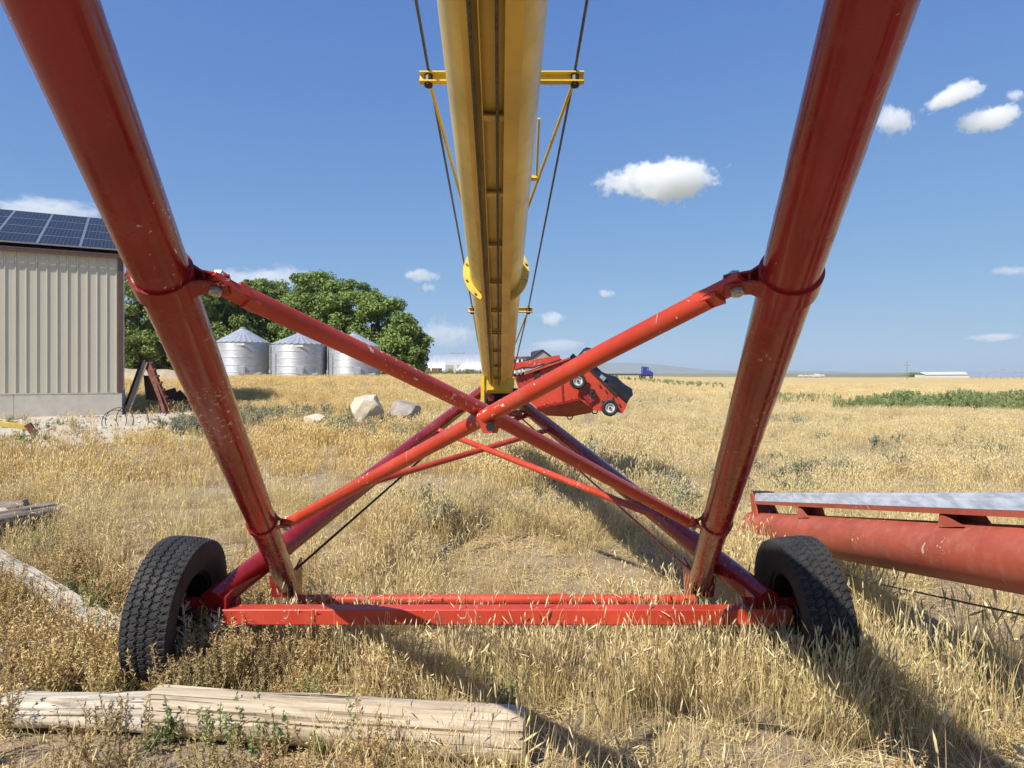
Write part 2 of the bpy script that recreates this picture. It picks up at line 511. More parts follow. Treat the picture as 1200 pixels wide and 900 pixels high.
# guy arms over the tube with their braces, and the two guy cables
def guy_arm(d, half, h=0.044, brace_to=None):
    c = T(d, dx=.03) + TU * (TR + h / 2 + 0.004)
    b = MB()
    w = 0.026; t = 0.005
    prof = [(-w / 2, -h / 2), (w / 2, -h / 2), (w / 2, -h / 2 + t), (-w / 2 + t, -h / 2 + t), (-w / 2 + t, h / 2 - t), (w / 2, h / 2 - t), (w / 2, h / 2), (-w / 2, h / 2)]
    prof = [(-p[0], p[1]) for p in prof]
    b.sweep(prof, c - Vector((half, 0, 0)), c + Vector((half, 0, 0)), TD, TU)
    arm = b.build('guy_arm', M['yellow_br'], auger)
    for s in (-1, 1):
        e = c + Vector((s * (half - .035), 0, 0))
        q = MB(); f = T(d + brace_to, dx=s * (TR - .01)) + TU * 0.05
        q.tube(e, f, 0.0075, seg=8); q.build('brace_rod', M['yellow_br'], auger)
        q = MB(); q.tube(e - TU * .03 + TD * .01, e + TU * .03 + TD * .01, .017, seg=10); q.build('cable_guide', M['steel_dark'], arm)
    return c
c1 = guy_arm(2.66, 0.325, brace_to=0.95)
c2 = guy_arm(5.70, 0.27, 0.042, brace_to=0.75)
b = MB(); b.box(T(3.2, dx=TR + .018) + TU * .05, (.03, .03, .012), (Vector((1, 0, 0)), TD, TU)); b.tube(T(3.2, dx=TR + .03) + TU * .05, T(2.95, dx=TR + .03) + TU * .2, .006, seg=8); b.build('cable_peg', M['yellow_br'], auger)
for s in (-1, 1):
    pts = [T(-7, dx=s * .17) + TU * .17, T(-3, dx=s * .33) + TU * .24, c1 + Vector((s * .29, .01, .03)), c2 + Vector((s * .236, .01, .02)), T(8.6, dx=s * .14) + TU * .03]
    b = MB(); b.path(pts, 0.0058, 7, False); b.build('guy_cable', M['rope'], auger, fix=False)

# lift arms
AF = {-1: Vector((-1.345, 4.30, 0.33)), 1: Vector((1.262, 4.30, 0.33))}
AT = {-1: Vector((-0.669, 1.02, 2.18)), 1: Vector((0.556, 1.02, 2.18))}
def arm_pt(s, t): return AF[s].lerp(AT[s], t)
ARM_R = 0.065
lift = {}
for s in (-1, 1):
    b = MB(); b.tube(arm_pt(s, -0.025), arm_pt(s, 1.55), ARM_R, seg=48, rings=6)
    lift[s] = b.build('lift_arm', M['red'], auger)
    # foot bracket
    d, u, w = MB.frame(arm_pt(s, 1) - arm_pt(s, 0))
    b = MB(); f = arm_pt(s, 0.01)
    b.prism([f + Vector((-s * .02, .05, .09)), f + Vector((s * .14, .12, -.02)), f + Vector((s * .13, .14, -.16)), f + Vector((-s * .05, .06, -.14))], (0, .012, 0))
    b.prism([f + Vector((-s * .06, -.10, .05)), f + Vector((-s * .06, .13, .10)), f + Vector((-s * .06, .13, -.15)), f + Vector((-s * .06, -.02, -.15))], (-s * .01, 0, 0))
    b.build('foot_bracket', M['red'], auger)
    # saddle at the top (behind the camera)
    b = MB(); b.bar(arm_pt(s, 1.52), T(arm_pt(s, 1.52).y, dx=s * .12), .1, .12); b.build('tube_saddle', M['red'], auger)

def ray_t(s, py):
    lo, hi = -0.2, 1.3
    for _ in range(60):
        mid = (lo + hi) / 2; q = arm_pt(s, mid)
        if CY + (CAMH - q.z) * FPX / q.y > py: lo = mid
        else: hi = mid
    return lo
clampU = {s: ray_t(s, 326) for s in (-1, 1)}
clampL = {s: ray_t(s, 612) for s in (-1, 1)}
ear = {}
for which, tt, wd, el in (('U', clampU, .062, .062), ('L', clampL, .05, .05)):
    for s in (-1, 1):
        c = arm_pt(s, tt[s]); d, u, w = MB.frame(AT[s] - AF[s])
        b = MB(); b.lathe([(ARM_R + .0005, -wd / 2), (ARM_R + .0075, -wd / 2), (ARM_R + .0075, wd / 2), (ARM_R + .0005, wd / 2)], c, d, 40, closed=True)
        inward = Vector((-s, 0, 0)); inward = (inward - d * inward.dot(d)).normalized()
        nrm = inward.cross(d).normalized()
        if which == 'U':
            drop = Vector((0, 0, -1))
        for side in (-1, 1):
            p0 = c + inward * (ARM_R - .012) + nrm * side * .030
            p1 = c + inward * (ARM_R + .022) + nrm * side * .012
            p2 = c + inward * (ARM_R + .022 + el) + nrm * side * .010
            hw = wd / 2
            th = nrm * side * .006
            b.prism([p0 - d * hw, p0 + d * hw, p1 + d * hw * .8, p1 - d * hw * .8], th)
            b.prism([p1 - d * hw * .8, p1 + d * hw * .8, p2 + d * .02, p2 - d * .022], th)
        cl = b.build('arm_clamp', M['red'], lift[s])
        e = c + inward * (ARM_R + .022 + el * .55)
        ear[(which, s)] = (c + inward * (ARM_R + .022 + el * .55), nrm, inward, d)
        q = MB(); q.tube(e - nrm * .034, e + nrm * .034, .0075, seg=10)
        q.tube(e - nrm * .030, e - nrm * .018, .016, seg=6); q.tube(e + nrm * .018, e + nrm * .030, .016, seg=6)
        q.build('bolt', M['bolt'], lift[s])

# big cross of braces between the arms
XR = 0.0265
mid_off = {-1: Vector((0, .026, .022)), 1: Vector((0, -.026, .004))}
for s in (-1, 1):
    a = ear[('U', s)][0]; c = ear[('L', -s)][0]
    t_mid = (a.x + .028) / (a.x - c.x)
    m_ = a.lerp(c, t_mid) + mid_off[s]
    b = MB()
    fa = a + (m_ - a).normalized() * .075; fc = c + (m_ - c).normalized() * .065
    pts = [fa, a.lerp(m_, .5) + Vector((0, 0, .004)), m_, c.lerp(m_, .5), fc]
    b.path(pts, XR, 28)
    for e, f, key in ((a, fa, ('U', s)), (c, fc, ('L', -s))):        # flattened, drilled ends
        n_ = ear[key][1]; dd = (f - e).normalized(); hh = dd.cross(n_).normalized()
        b.prism([f + hh * XR + n_ * .012, f - hh * XR + n_ * .012, e - dd * .022 - hh * .028 + n_ * .008, e - dd * .022 + hh * .028 + n_ * .008], n_ * -.018)
        b.prism([f + hh * XR * .9 + n_ * .02 + dd * .03, f - hh * XR * .9 + n_ * .02 + dd * .03, f - hh * XR * .9 + n_ * .009 - dd * .03, f + hh * XR * .9 + n_ * .009 - dd * .03], n_ * -.03)
    b.build('cross_brace', M['red_worn'], auger)
    if s > 0:
        b = MB(); b.tube(m_ + Vector((0, -.05, -.038)), m_ + Vector((0, .10, -.02)), .010, seg=10); b.tube(m_ + Vector((0, -.052, -.038)), m_ + Vector((0, -.038, -.038)), .016, seg=6)
        b.build('bolt', M['steel_dark'], auger)
        b = MB(); b.prism([m_ + Vector((-.045, .0, -.01)), m_ + Vector((.04, .0, -.01)), m_ + Vector((.022, .0, -.062)), m_ + Vector((-.026, .0, -.062))], (0, .008, 0)); b.build('gusset_plate', M['red_worn'], auger)

# lower arms from the axle to the tube's low end
LN = {-1: Vector((AX - 1.47, 3.68, 0.42)), 1: Vector((AX + 1.47, 3.68, 0.42))}
LF = {-1: Vector((AX - 0.155, 8.0, 1.43)), 1: Vector((AX + 0.215, 8.0, 1.36))}
def low_pt(s, t): return LN[s].lerp(LF[s], t)
for s in (-1, 1):
    b = MB(); b.tube(low_pt(s, -0.01), low_pt(s, 1.0), 0.069, 0.066, seg=32, rings=4); b.build('lower_arm', M['red'], auger)
def low_t(s, py):
    lo, hi = 0.0, 1.0
    for _ in range(50):
        mid = (lo + hi) / 2; q = low_pt(s, mid)
        if CY + (CAMH - q.z) * FPX / q.y > py: lo = mid
        else: hi = mid
    return lo
for s, (ya, yb) in ((-1, (500, 606)), (1, (500, 566))):
    a = low_pt(s, low_t(s, ya)) + Vector((0, -.07 if s < 0 else -.09, -.02)); c = low_pt(-s, low_t(-s, yb)) + Vector((0, -.06 if s < 0 else -.1, 0))
    b = MB(); b.tube(a, c, 0.0265 if s < 0 else .0255, seg=14); b.build('low_cross_brace', M['red_worn'], auger)
for s in (-1, 1):                                    # thin stay rods
    a = arm_pt(s, 0.03) + Vector((-s * .05, .06, .02)); c = Vector((AX + s * .11, 8.0, 1.30))
    b = MB(); b.tube(a, c, 0.0085, seg=8); b.build('stay_rod', M['rustdark'] if s < 0 else M['red_worn'], auger)

# axle beam, rear cross pipe, spindles
b = MB(); b.bar((AX - 1.41, 3.64, .345), (AX + 1.595, 3.64, .345), .09, .082, (0, 0, 1), .005); beam = b.build('axle_beam', M['red_hopper'], auger)
b = MB(); b.tube((AX - 1.26, 4.22, .235), (AX + 1.26, 4.22, .235), .030, seg=20)
for x in (-.25, .38): b.tube((AX + x, 4.22, .235), (AX + x + .09, 4.22, .235), .0345, seg=20)
b.build('cross_pipe', M['red_hopper'], auger)
for s in (-1, 1):
    b = MB(); b.tube((AX + s * 1.36, 3.70, .385), (AX + s * 1.66, 3.70, .385), .034, seg=20); b.prism([(AX + s * 1.39, 3.60, .31), (AX + s * 1.39, 3.60, .45), (AX + s * 1.39, 3.80, .47), (AX + s * 1.39, 3.80, .33)], (s * .012, 0, 0)); b.build('spindle', M['red'], auger)

def tyre_mesh(name):
    NS, mb = 480, MB()
    Rr, W = 0.388, 0.112
    side = [(0.205, -.082), (0.214, -.094), (0.228, -.098), (0.262, -.112), (0.300, -.120), (0.335, -.119), (0.358, -.1165)]
    nt_ = 36
    tread = [(-1 + 2 * k / (nt_ - 1)) for k in range(nt_)]
    prof_n = len(side) * 2 + nt_
    th = np.arange(NS) / NS * 2 * math.pi
    P1, P2 = 56, 56
    rows = []
    for i in range(NS):
        a = th[i]; row = []
        lug = 0.0
        for r, x in side:
            rr = r
            if r > .33:
                ph = (i % 8) < 4
                rr = r + (0.004 if ph else -0.002)
            row.append((rr, x))
        for u in tread:
            base = Rr - 0.010 * abs(u) ** 3.2
            ph = i / 6.0
            zig = 0.060 * (abs(i % 8 - 4) / 2 - 1)
            g = False
            for gu in (-.62, -.2, .2, .62):
                if abs(u - gu - zig * (1 if gu > 0 else -1)) < 0.034: g = True
            rib = int((u + 1) / .42)
            lat = (i + rib * 3 + int(u * 9 + 9)) % 8
            if lat == 0 and abs(u) < .98: g = True
            if abs(u) > .72 and (i + 3) % 8 in (0, 1): g = True
            row.append((base - (0.0095 if g else 0.0), u * W))
        for r, x in reversed(side):
            rr = r + ((0.004 if (i % 8) >= 4 else -0.002) if r > .33 else 0)
            row.append((rr, -x))
        rows.append(row)
    vs = []; fs = []
    for i, row in enumerate(rows):
        for r, x in row:
            vs.append((x, r * math.cos(th[i]), r * math.sin(th[i])))
    m = prof_n
    for i in range(NS):
        j = (i + 1) % NS
        for k in range(m):
            k2 = (k + 1) % m
            fs.append((i * m + k, i * m + k2, j * m + k2, j * m + k))
    mb.add(vs, fs)
    return mb.mesh(name, M['rubber'], 28)
TYRE = tyre_mesh('tyre')
rb = MB()
rb.lathe([(.206, -.09), (.212, -.082), (.196, -.075), (.186, -.03), (.19, .06), (.206, .075), (.21, .085), (.204, .082), (.18, .05), (.15, .015), (.09, .0), (.06, .004), (.0, .004)], (0, 0, 0), (1, 0, 0), 40)
RIM = rb.mesh('wheel', M['steel_dark'], 40)
hb = MB(); hb.tube((-.11, 0, 0), (.03, 0, 0), .045, seg=20)
for k in range(6):
    a = k * math.pi / 3; hb.tube((-.02, .075 * math.cos(a), .075 * math.sin(a)), (.022, .075 * math.cos(a), .075 * math.sin(a)), .011, seg=6)
HUB = hb.mesh('hub', M['steel_dark'], 40)
def link(name, me, parent, loc=(0, 0, 0), rot=(0, 0, 0)):
    o = bpy.data.objects.new(name, me); COL.objects.link(o); o.parent = parent; o.location = loc; o.rotation_euler = rot
    return o
for s in (-1, 1):
    c = Vector((AX + s * 1.69, 3.70, 0.352))
    w_ = link('wheel', RIM, auger, c - auger.location, (0.35 if s > 0 else 0, R(-5.5) if s > 0 else R(-5.5), 0 if s > 0 else math.pi))
    link('tyre', TYRE, w_); link('hub', HUB, w_)

# saddle, rollers and drive parts at the tube's low end
def SP(px, py, dd=0.0): return P(px, py, 7.0 + dd)
b = MB(); b.prism([SP(567, 443), SP(603, 443), SP(602, 461), SP(569, 461)], (0, .012, 0))
b.prism([SP(569, 461), SP(602, 461), SP(600, 457, -.12), SP(571, 457, -.12)], (0, 0, .008)); b.build('saddle_plate', M['yellow_br'], auger)
b = MB(); b.bar(SP(565.5, 440), SP(565.5, 480), .035, .05, (0, 1, 0)); b.build('saddle_post', M['yellow_br'], auger)
for x0, x1, y0, y1 in ((572, 579, 463, 470), (589, 599, 464, 471)):
    b = MB(); b.prism([SP(x0, y0), SP(x1, y0), SP(x1, y1), SP(x0, y1)], (0, .08, 0)); b.build('drive_housing', M['red'], auger)
for px_ in (574, 584, 595):
    b = MB(); b.tube(SP(px_ - 4, 472, .06), SP(px_ + 4, 472, .06), .036, seg=16); b.build('track_roller', M['steel_dark'], auger)
b = MB(); b.prism([SP(567, 461, .13), SP(606, 461, .13), SP(606, 477, .13), SP(567, 477, .13)], (0, .03, 0)); b.build('back_plate', M['rustdark'], auger)
b = MB(); b.bar(SP(604, 455), SP(604, 478), .05, .05, (0, 1, 0)); b.build('saddle_hinge', M['steel_dark'], auger)
b = MB(); b.bar((AX - .27, 7.5, 1.235), (AX + .30, 7.5, 1.20), .10, .075, (0, 0, 1), .005); b.build('cross_member', M['red'], auger)
b = MB(); b.bar((AX + .02, 7.42, 1.07), (AX + .50, 7.55, 1.23), .05, .045, (0, 0, 1), .004); b.build('tie_bar', M['red'], auger)
b = MB(); b.bar((AX - .2, 8.05, 1.30), (AX - .2, 8.05, 1.14), .04, .03, (0, 1, 0)); b.build('hanger_strap', M['rustdark'], auger)
b = MB(); b.lathe([(.0, 9.88 / TD.y), (TR + .03, 9.88 / TD.y), (TR + .03, 10.5 / TD.y), (0, 10.5 / TD.y)], T(0), TD, 24); b.build('intake_boot', M['red'], auger)

# ---- swing hopper hanging at the low end
HD = 8.55
def HP(px, py, dd=0.0): return P(px, py, HD + dd)
def slab(pts, d0, th): return [HP(px, py, d0) for px, py in pts], Vector((0, th, 0))
b = MB()
b.prism(*slab([(604, 441), (634, 432), (667, 419.5), (690, 437), (700, 452), (680, 468.5), (630, 479), (612, 463)], 0.03, .015))   # front wall
b.prism(*slab([(604, 441), (667, 419.5), (667.5, 421.5), (604.5, 443)], 0.045, .85))                                              # rim
b.prism(*slab([(604, 441), (612, 463), (613.5, 462), (606, 441)], 0.045, .85))
b.prism(*slab([(667, 419.5), (674, 425), (673, 427), (666, 421.5)], 0.045, .85))
b.prism([HP(x, y, .88) for x, y in [(604, 441), (634, 432), (667, 419.5), (690, 437), (700, 452), (680, 468.5), (630, 479), (612, 463)]], (0, .015, 0))
hop = b.build('swing_hopper', M['red_hopper'], auger)
b = MB(); b.prism([HP(630, 479, .03), HP(680, 468.5, .03), HP(698, 479, .10), HP(692, 484, .16), HP(668, 488.5, .2), HP(640, 487, .16)], (0, .55, 0)); b.build('hopper_floor', M['red_faded'], hop)
b = MB(); b.prism(*slab([(627, 434), (633, 432), (631, 456), (625, 458)], .012, .016)); b.build('hopper_rib', M['rustdark'], hop)
b = MB(); b.prism(*slab([(597, 426.5), (656, 415.8), (657, 424), (598, 434.5)], .06, .05)); b.build('hopper_lid_rail', M['red_hopper'], hop)
b = MB(); b.path([HP(600, 440, .1), HP(620, 436, .05), HP(640, 430, .03), HP(656, 424, .02)], .018, 8); b.build('hydraulic_hose', M['canvas'], hop)
for x, y in ((606, 436), (611, 434)):
    b = MB(); b.tube(HP(x, y, -.02), HP(x, y, .1), .014, seg=10); b.tube(HP(x, y + 2, -.04), HP(x, y + 2, -.02), .018, seg=6); b.build('hose_coupling', M['galv'], hop)
b = MB(); b.prism(*slab([(603, 441), (668, 418.5), (668.6, 420.6), (603.6, 443.2)], -.012, .03)); b.build('rim_flange', M['red_hopper'], hop)
b = MB(); b.prism(*slab([(629, 477), (681, 466.2), (681.5, 468.6), (629.5, 479.4)], -.004, .03)); b.build('bottom_flange', M['red'], hop)
b = MB(); b.prism(*slab([(656, 424.5), (658, 424), (661, 471), (659, 471.5)], .018, .012)); b.build('panel_seam', M['red'], hop)
for x, y in ((636, 438), (644, 435), (652, 432.5), (660, 430), (640, 474), (650, 472), (660, 470), (670, 468)):
    b = MB(); b.tube(HP(x, y, .0), HP(x, y, .03), .010, seg=6); b.build('bolt', M['steel_dark'], hop)
for pts in ([(601, 438), (610, 440), (622, 435), (640, 427), (658, 421)], [(604, 434), (612, 431), (624, 431), (638, 426)]):
    b = MB(); b.path([HP(x, y, -.03 + .02 * k) for k, (x, y) in enumerate(pts)], .009, 7); b.build('hydraulic_hose', M['canvas'], hop)
b = MB(); b.path([HP(668, 424, .02), HP(676, 419, .06), HP(684, 421, .08), HP(688, 428, .05)], .014, 8); b.build('hydraulic_hose', M['canvas'], hop)
for x, y in ((703, 452), (710, 458), (718, 466), (726, 474), (706, 470), (690, 449)):
    b = MB(); b.tube(HP(x, y, -.085), HP(x, y, -.05), .012, seg=6); b.build('bolt', M['steel_dark'], hop)
# end carriage of the hopper
b = MB(); b.prism(*slab([(682, 441), (691, 434.5), (735, 474), (729.5, 484.5), (724, 483), (698, 481.5), (678, 467)], -.06, .05))
b.prism(*slab([(691, 434.5), (735, 474), (734, 476), (690, 436.5)], -.01, .95)); b.build('hopper_carriage', M['red_hopper'], hop)
b = MB(); b.prism(*slab([(676, 455), (686, 446), (700, 466), (690, 474)], -.10, .03)); b.build('carriage_plate', M['red'], hop)
b = MB(); b.prism(*slab([(690, 434), (694, 434), (724, 462), (722, 466)], -.07, .02)); b.build('carriage_rail', M['rustdark'], hop)
for x, y, r in ((677, 446.5, 9.6), (714.5, 478, 9.8)):
    c = HP(x, y, -.13); rr = r * HD / FPX * .985
    b = MB(); b.lathe([(rr * .56, -.035), (rr * .8, -.045), (rr * .97, -.032), (rr, 0), (rr * .97, .032), (rr * .8, .045), (rr * .56, .035)], c, (0, 1, 0), 28, closed=True); b.build('hopper_tyre', M['rubber'], hop)
    b = MB(); b.lathe([(0, -.022), (rr * .18, -.030), (rr * .22, -.014), (rr * .42, -.008), (rr * .5, -.034), (rr * .58, -.034), (rr * .58, .03), (0, .03)], c, (0, 1, 0), 24); b.build('hopper_wheel_rim', M['white'], hop)
    b = MB(); b.tube(c - Vector((0, .045, 0)), c, rr * .13, seg=10); b.build('hub_bolt', M['rustdark'], hop)
    b = MB(); b.tube(c + Vector((0, .03, 0)), c + Vector((0, .9, 0)), .018, seg=10); b.build('hopper_axle', M['rustdark'], hop)
b = MB(); c = HP(694, 460, -.12); b.lathe([(0, -.02), (.016, -.02), (.018, -.012), (.030, -.008), (.045, -.012), (.045, .03), (0, .03)], c, (0, 1, 0), 20); b.build('hub_cap', M['steel_dark'], hop)
# black canvas flashing
b = MB()
rows = []
for k in range(9):
    t = k / 8
    p = (664 + t * 76, 418.5 + t * 40 + 2.2 * math.sin(t * 15)); q = (680 + t * 54, 432 + t * 42)
    mid = (p[0] + 6 - 7 * (t - .2), p[1] - 3.5)
    rows.append([HP(q[0], q[1], -.02), HP((p[0] + q[0]) / 2 + 1, (p[1] + q[1]) / 2 + 1.5 * math.sin(t * 22), -.05), HP(p[0] + 2, p[1] + 3, -.02), HP(mid[0], mid[1] - 1, .12), HP(mid[0] + 1, mid[1], .55), HP(p[0], p[1] + 4, .86), HP(q[0], q[1], .86)])
m_ = len(rows[0]); vs = [p for r_ in rows for p in r_]
fs = [(k * m_ + i, k * m_ + (i + 1) % m_, (k + 1) * m_ + (i + 1) % m_, (k + 1) * m_ + i) for k in range(8) for i in range(m_)]
fs += [tuple(range(m_)), tuple(8 * m_ + i for i in range(m_ - 1, -1, -1))]
b.add(vs, fs); b.build('canvas_flashing', M['canvas'], hop, smooth=50)
b = MB(); b.tube(HP(680, 424, .0), HP(690, 414.5, .05), .075, .09, seg=16); b.lathe([(0, .1), (.07, .07), (.09, .0), (.09, -.05)], HP(689, 416, .05), (0.4, -.4, .8), 16); b.build('gear_cap', M['canvas'], hop)
b = MB(); b.lathe([(0, .03), (.035, .02), (.05, .0)], HP(687, 415.5, -.06), (0, -1, .5), 14); b.build('grease_cover', M['galv'], hop)
b = MB(); b.box(HP(706, 443, -.06), (.075, .012, .06), (Vector((.8, 0, -.6)), Vector((0, 1, 0)), Vector((.6, 0, .8)))); b.build('decal_plate', M['galv'], hop)
for x, y in ((668, 489), (697, 482.5)):
    b = MB(); b.path([HP(x - 3.5, y - 1, .2), HP(x - 2, y + 2, .18), HP(x + 2, y + 2, .18), HP(x + 3.5, y - 1.5, .2)], .008, 6); b.build('lift_loop', M['rustdark'], hop)

# ------------------------------------------------------------------ second, faded auger on the right
A0 = Vector((2.33, 6.15, 0.245)); A1 = Vector((2.15, 2.8, 0.864))
AD2 = (A1 - A0).normalized()
def Q(y): return A0 + (A1 - A0) * ((6.15 - y) / (6.15 - 2.8))
sec = thing('second_auger', 'faded red auger with galvanized top rail lying in grass beside the right tyre', 'grain auger', on_ground(2.33, 6.1))
b = MB(); b.lathe([(.14, 0), (.14, (Q(-4.5) - A0).length), (.128, (Q(-4.5) - A0).length), (.128, 0)], A0, AD2, 48, closed=True); b.build('auger_tube', M['red_faded'], sec)
b = MB(); b.lathe([(0, -.02), (.152, -.02), (.152, .012), (.141, .012)], A0, AD2, 32); b.build('end_flange', M['red_faded'], sec)
d2, u2, w2 = MB.frame(AD2)
w2 = w2 if w2.z > 0 else -w2; u2 = Vector((1, 0, 0))
ra, rbq = Q(6.0) + w2 * .275, Q(-4.5) + w2 * .145
b = MB(); prof = [(-.078, -.034), (-.050, .030), (-.03, .036), (.06, .036), (.06, .030), (-.028, .030), (-.055, .024), (-.069, -.034)]
b.sweep(prof, ra, rbq, u2, w2); b.build('top_rail', M['galv_rail'], sec)
b = MB(); b.sweep([(-.082, -.062), (-.082, -.036), (.06, -.036), (.06, -.062)], ra, rbq, u2, w2); b.build('rail_channel', M['red_faded'], sec)
y = 6.0
first = True
while y > -4:
    c = Q(y); ro = .275 - (6.0 - y) / 10.5 * .13
    b = MB()
    if first:
        b.prism([c + w2 * .11 + Vector((-.09, 0, 0)) , c + w2 * .11 + Vector((-.09, 0, 0)) + AD2 * .14, c + w2 * (ro + .03) + Vector((-.085, 0, 0)) + AD2 * .02, c + w2 * (ro + .03) + Vector((-.085, 0, 0)) - AD2 * .06], (.012, 0, 0))
        b.prism([c + w2 * .10 + Vector((-.09, 0, 0)), c + w2 * .10 + Vector((.09, 0, 0)), c + w2 * (ro - .064) + Vector((.07, 0, 0)), c + w2 * (ro - .064) + Vector((-.09, 0, 0))], AD2 * .01)
        b.prism([c + w2 * .11 + Vector((.09, 0, 0)) , c + w2 * .11 + Vector((.09, 0, 0)) + AD2 * .14, c + w2 * ro + Vector((.07, 0, 0)) + AD2 * .02, c + w2 * ro + Vector((.07, 0, 0)) - AD2 * .06], (.012, 0, 0))
        first = False
    else:
        b.prism([c + w2 * .10 + Vector((-.09, 0, 0)), c + w2 * .10 + Vector((.08, 0, 0)), c + w2 * (ro - .0625) + Vector((.05, 0, 0)), c + w2 * (ro - .0625) + Vector((-.072, 0, 0))], AD2 * .012)
        b.prism([c + w2 * .115 + Vector((-.088, 0, 0)) + AD2 * .012, c + w2 * (ro - .0625) + Vector((-.074, 0, 0)) + AD2 * .012, c + w2 * .125 + Vector((-.085, 0, 0)) + AD2 * .20], (.01, 0, 0))
        b.prism([c + w2 * .11 + Vector((.02, 0, 0)) + AD2 * .012, c + w2 * (ro - .0625) + Vector((.02, 0, 0)) + AD2 * .012, c + w2 * (ro - .0625) + Vector((.02, 0, 0)) + AD2 * .18, c + w2 * .12 + Vector((.02, 0, 0)) + AD2 * .24], (.01, 0, 0))
    b.build('rail_bracket', M['red_faded'], sec)
    y -= 1.02 if y > 5.9 else 1.75
b = MB(); b.prism([Q(5.9) + w2 * .265 + Vector((-.05, 0, 0)), Q(5.9) + w2 * .32 + Vector((-.05, 0, 0)), Q(6.3) + w2 * .335 + Vector((.02, 0, 0)), Q(6.3) + w2 * .275 + Vector((.02, 0, 0))], (.13, 0, 0)); b.build('rail_end_cap', M['rustdark'], sec)
b = MB(); b.path([Q(6.1) - w2 * .16 + Vector((.05, 0, 0)), Q(4.2) - w2 * .24, Q(2.6) - w2 * .22, Q(0) - w2 * .16], .005, 6, False); b.build('winch_rope', M['rope'], sec, fix=False)
for s in (-1, 1):                                     # its own leg stand, behind the camera's right shoulder
    b = MB(); b.tube(Q(-1.6) - w2 * .1, on_ground(2.0 + s * .9, -1.6, -.02), .04, seg=12); b.build('stand_leg', M['red_faded'], sec)
# red board leaning in the grass behind it
b = MB(); b.box(P(945, 598, 7.0), (.32, .5, .03), (Vector((.93, .1, -.35)).normalized(), Vector((-.1, .99, 0)), Vector((.35, .0, .93)).normalized()))
b.build('faded_board', M['red_faded'], None, origin=on_ground(3.15, 7.0)); 
tag(bpy.data.objects['faded_board'], 'faded pink-red board lying behind the second auger', 'board')
# ------------------------------------------------------------------ barn with solar panels
M['siding'] = plain('tan_siding', (0.56, 0.525, 0.41), (0.50, 0.465, 0.36), 1.2, 0.45, 0.0, 0.02, stretch=(1, 1, .15), spec=.4)
M['trim'] = plain('brown_trim', (0.135, 0.072, 0.055), (0.09, 0.05, 0.04), 5, 0.5)
M['concrete'] = plain('concrete', (0.58, 0.53, 0.45), (0.47, 0.43, 0.36), 3.5, 0.9, 0, 0.25)
M['alu'] = plain('aluminium_frame', (0.46, 0.47, 0.49), (0.38, 0.39, 0.41), 10, 0.4, 0.6)
M['roofdark'] = plain('brown_roof_steel', (0.10, 0.058, 0.046), (0.07, 0.042, 0.034), 4, 0.45)

def solar_material():
    m, nt, b = new_mat('solar_cells')
    v = coord(nt, (1, 1, 1), 'Generated')
    sep = nt.nodes.new('ShaderNodeSeparateXYZ'); nt.links.new(v, sep.inputs[0])
    def lines(s, n, w):
        f = mth(nt, 'FRACT', mth(nt, 'MULTIPLY', s, n))
        return mth(nt, 'LESS_THAN', f, w)
    l = mth(nt, 'MAXIMUM', lines(sep.outputs[0], 10.0, .055), lines(sep.outputs[1], 6.0, .05))
    c = mixc(nt, l, (0.014, 0.016, 0.024), (0.15, 0.16, 0.18))
    nt.links.new(c, b.inputs['Base Color']); b.inputs['Roughness'].default_value = 0.12
    b.inputs['Specular IOR Level'].default_value = 0.05
    return m
M['cells'] = solar_material()

BC = P(143, 460, 20.0)                                # right front corner, top of the foundation
WD = Vector((-math.cos(R(28)), -math.sin(R(28)), 0))  # along the wall to the left
WNn = Vector((math.sin(R(28)), -math.cos(R(28)), 0))  # out of the wall, towards the camera
Z1 = Vector((0, 0, 1))
FT = 1.12; EV = 5.10
base = Vector((BC.x, BC.y, 0))
gb = float(gz(BC.x, BC.y))
barn = thing('barn', 'tan ribbed metal barn with solar panels on its roof', 'barn', Vector((BC.x, BC.y, gb)))
def Wp(s, out, z): return base + WD * s + WNn * out + Z1 * z
LW, DW = 9.0, 6.4
b = MB()
for k in range(4):
    s0 = k * 2.6 + 0.005; s1 = min(LW, (k + 1) * 2.6 - .005)
    if k == 0: s0 = 0.0
    b.prism([Wp(s0, .04, gb - .3), Wp(s1, .04, gb - .3), Wp(s1, .04, FT), Wp(s0, .04, FT)], -WNn * .25)
    if k == 3: break
b.prism([Wp(0, -.21, gb - .3), Wp(LW, -.21, gb - .3), Wp(LW, -.21, FT), Wp(0, -.21, FT)], -WNn * (DW - .3))
b.build('foundation', M['concrete'], barn, smooth=0)
b = MB(); b.prism([Wp(.02, -.06, FT), Wp(LW - .02, -.06, FT), Wp(LW - .02, -.06, EV), Wp(.02, -.06, EV)], -WNn * (DW - .2)); b.build('wall_core', M['siding'], barn, smooth=0)
PW = 0.242
prof = [(0, 0), (.150, 0), (.154, .003), (.164, .003), (.168, 0), (.176, 0), (.186, .025), (.208, .025), (.216, 0), (PW, 0), (PW, -.02), (0, -.02)]
mb = MB(); mb.sweep(prof, Vector((0, 0, 0)), Vector((0, 0, EV - FT - .02)), Vector((1, 0, 0)), Vector((0, -1, 0)))
panel_me = mb.mesh('wall_panel', M['siding'], 0)
s = 0.10; k = 0
ang = math.atan2(-WD.y, -WD.x)
while s < LW - .2:
    o = bpy.data.objects.new('wall_panel', panel_me); COL.objects.link(o); o.parent = barn
    o.location = Wp(s + PW, 0.0, FT + .015) - barn.location; o.rotation_euler = (0, 0, ang)
    s += PW
b = MB(); b.prism([Wp(-.03, .045, FT - .01), Wp(.10, .045, FT - .01), Wp(.10, .045, EV), Wp(-.03, .045, EV)], -WNn * .04)
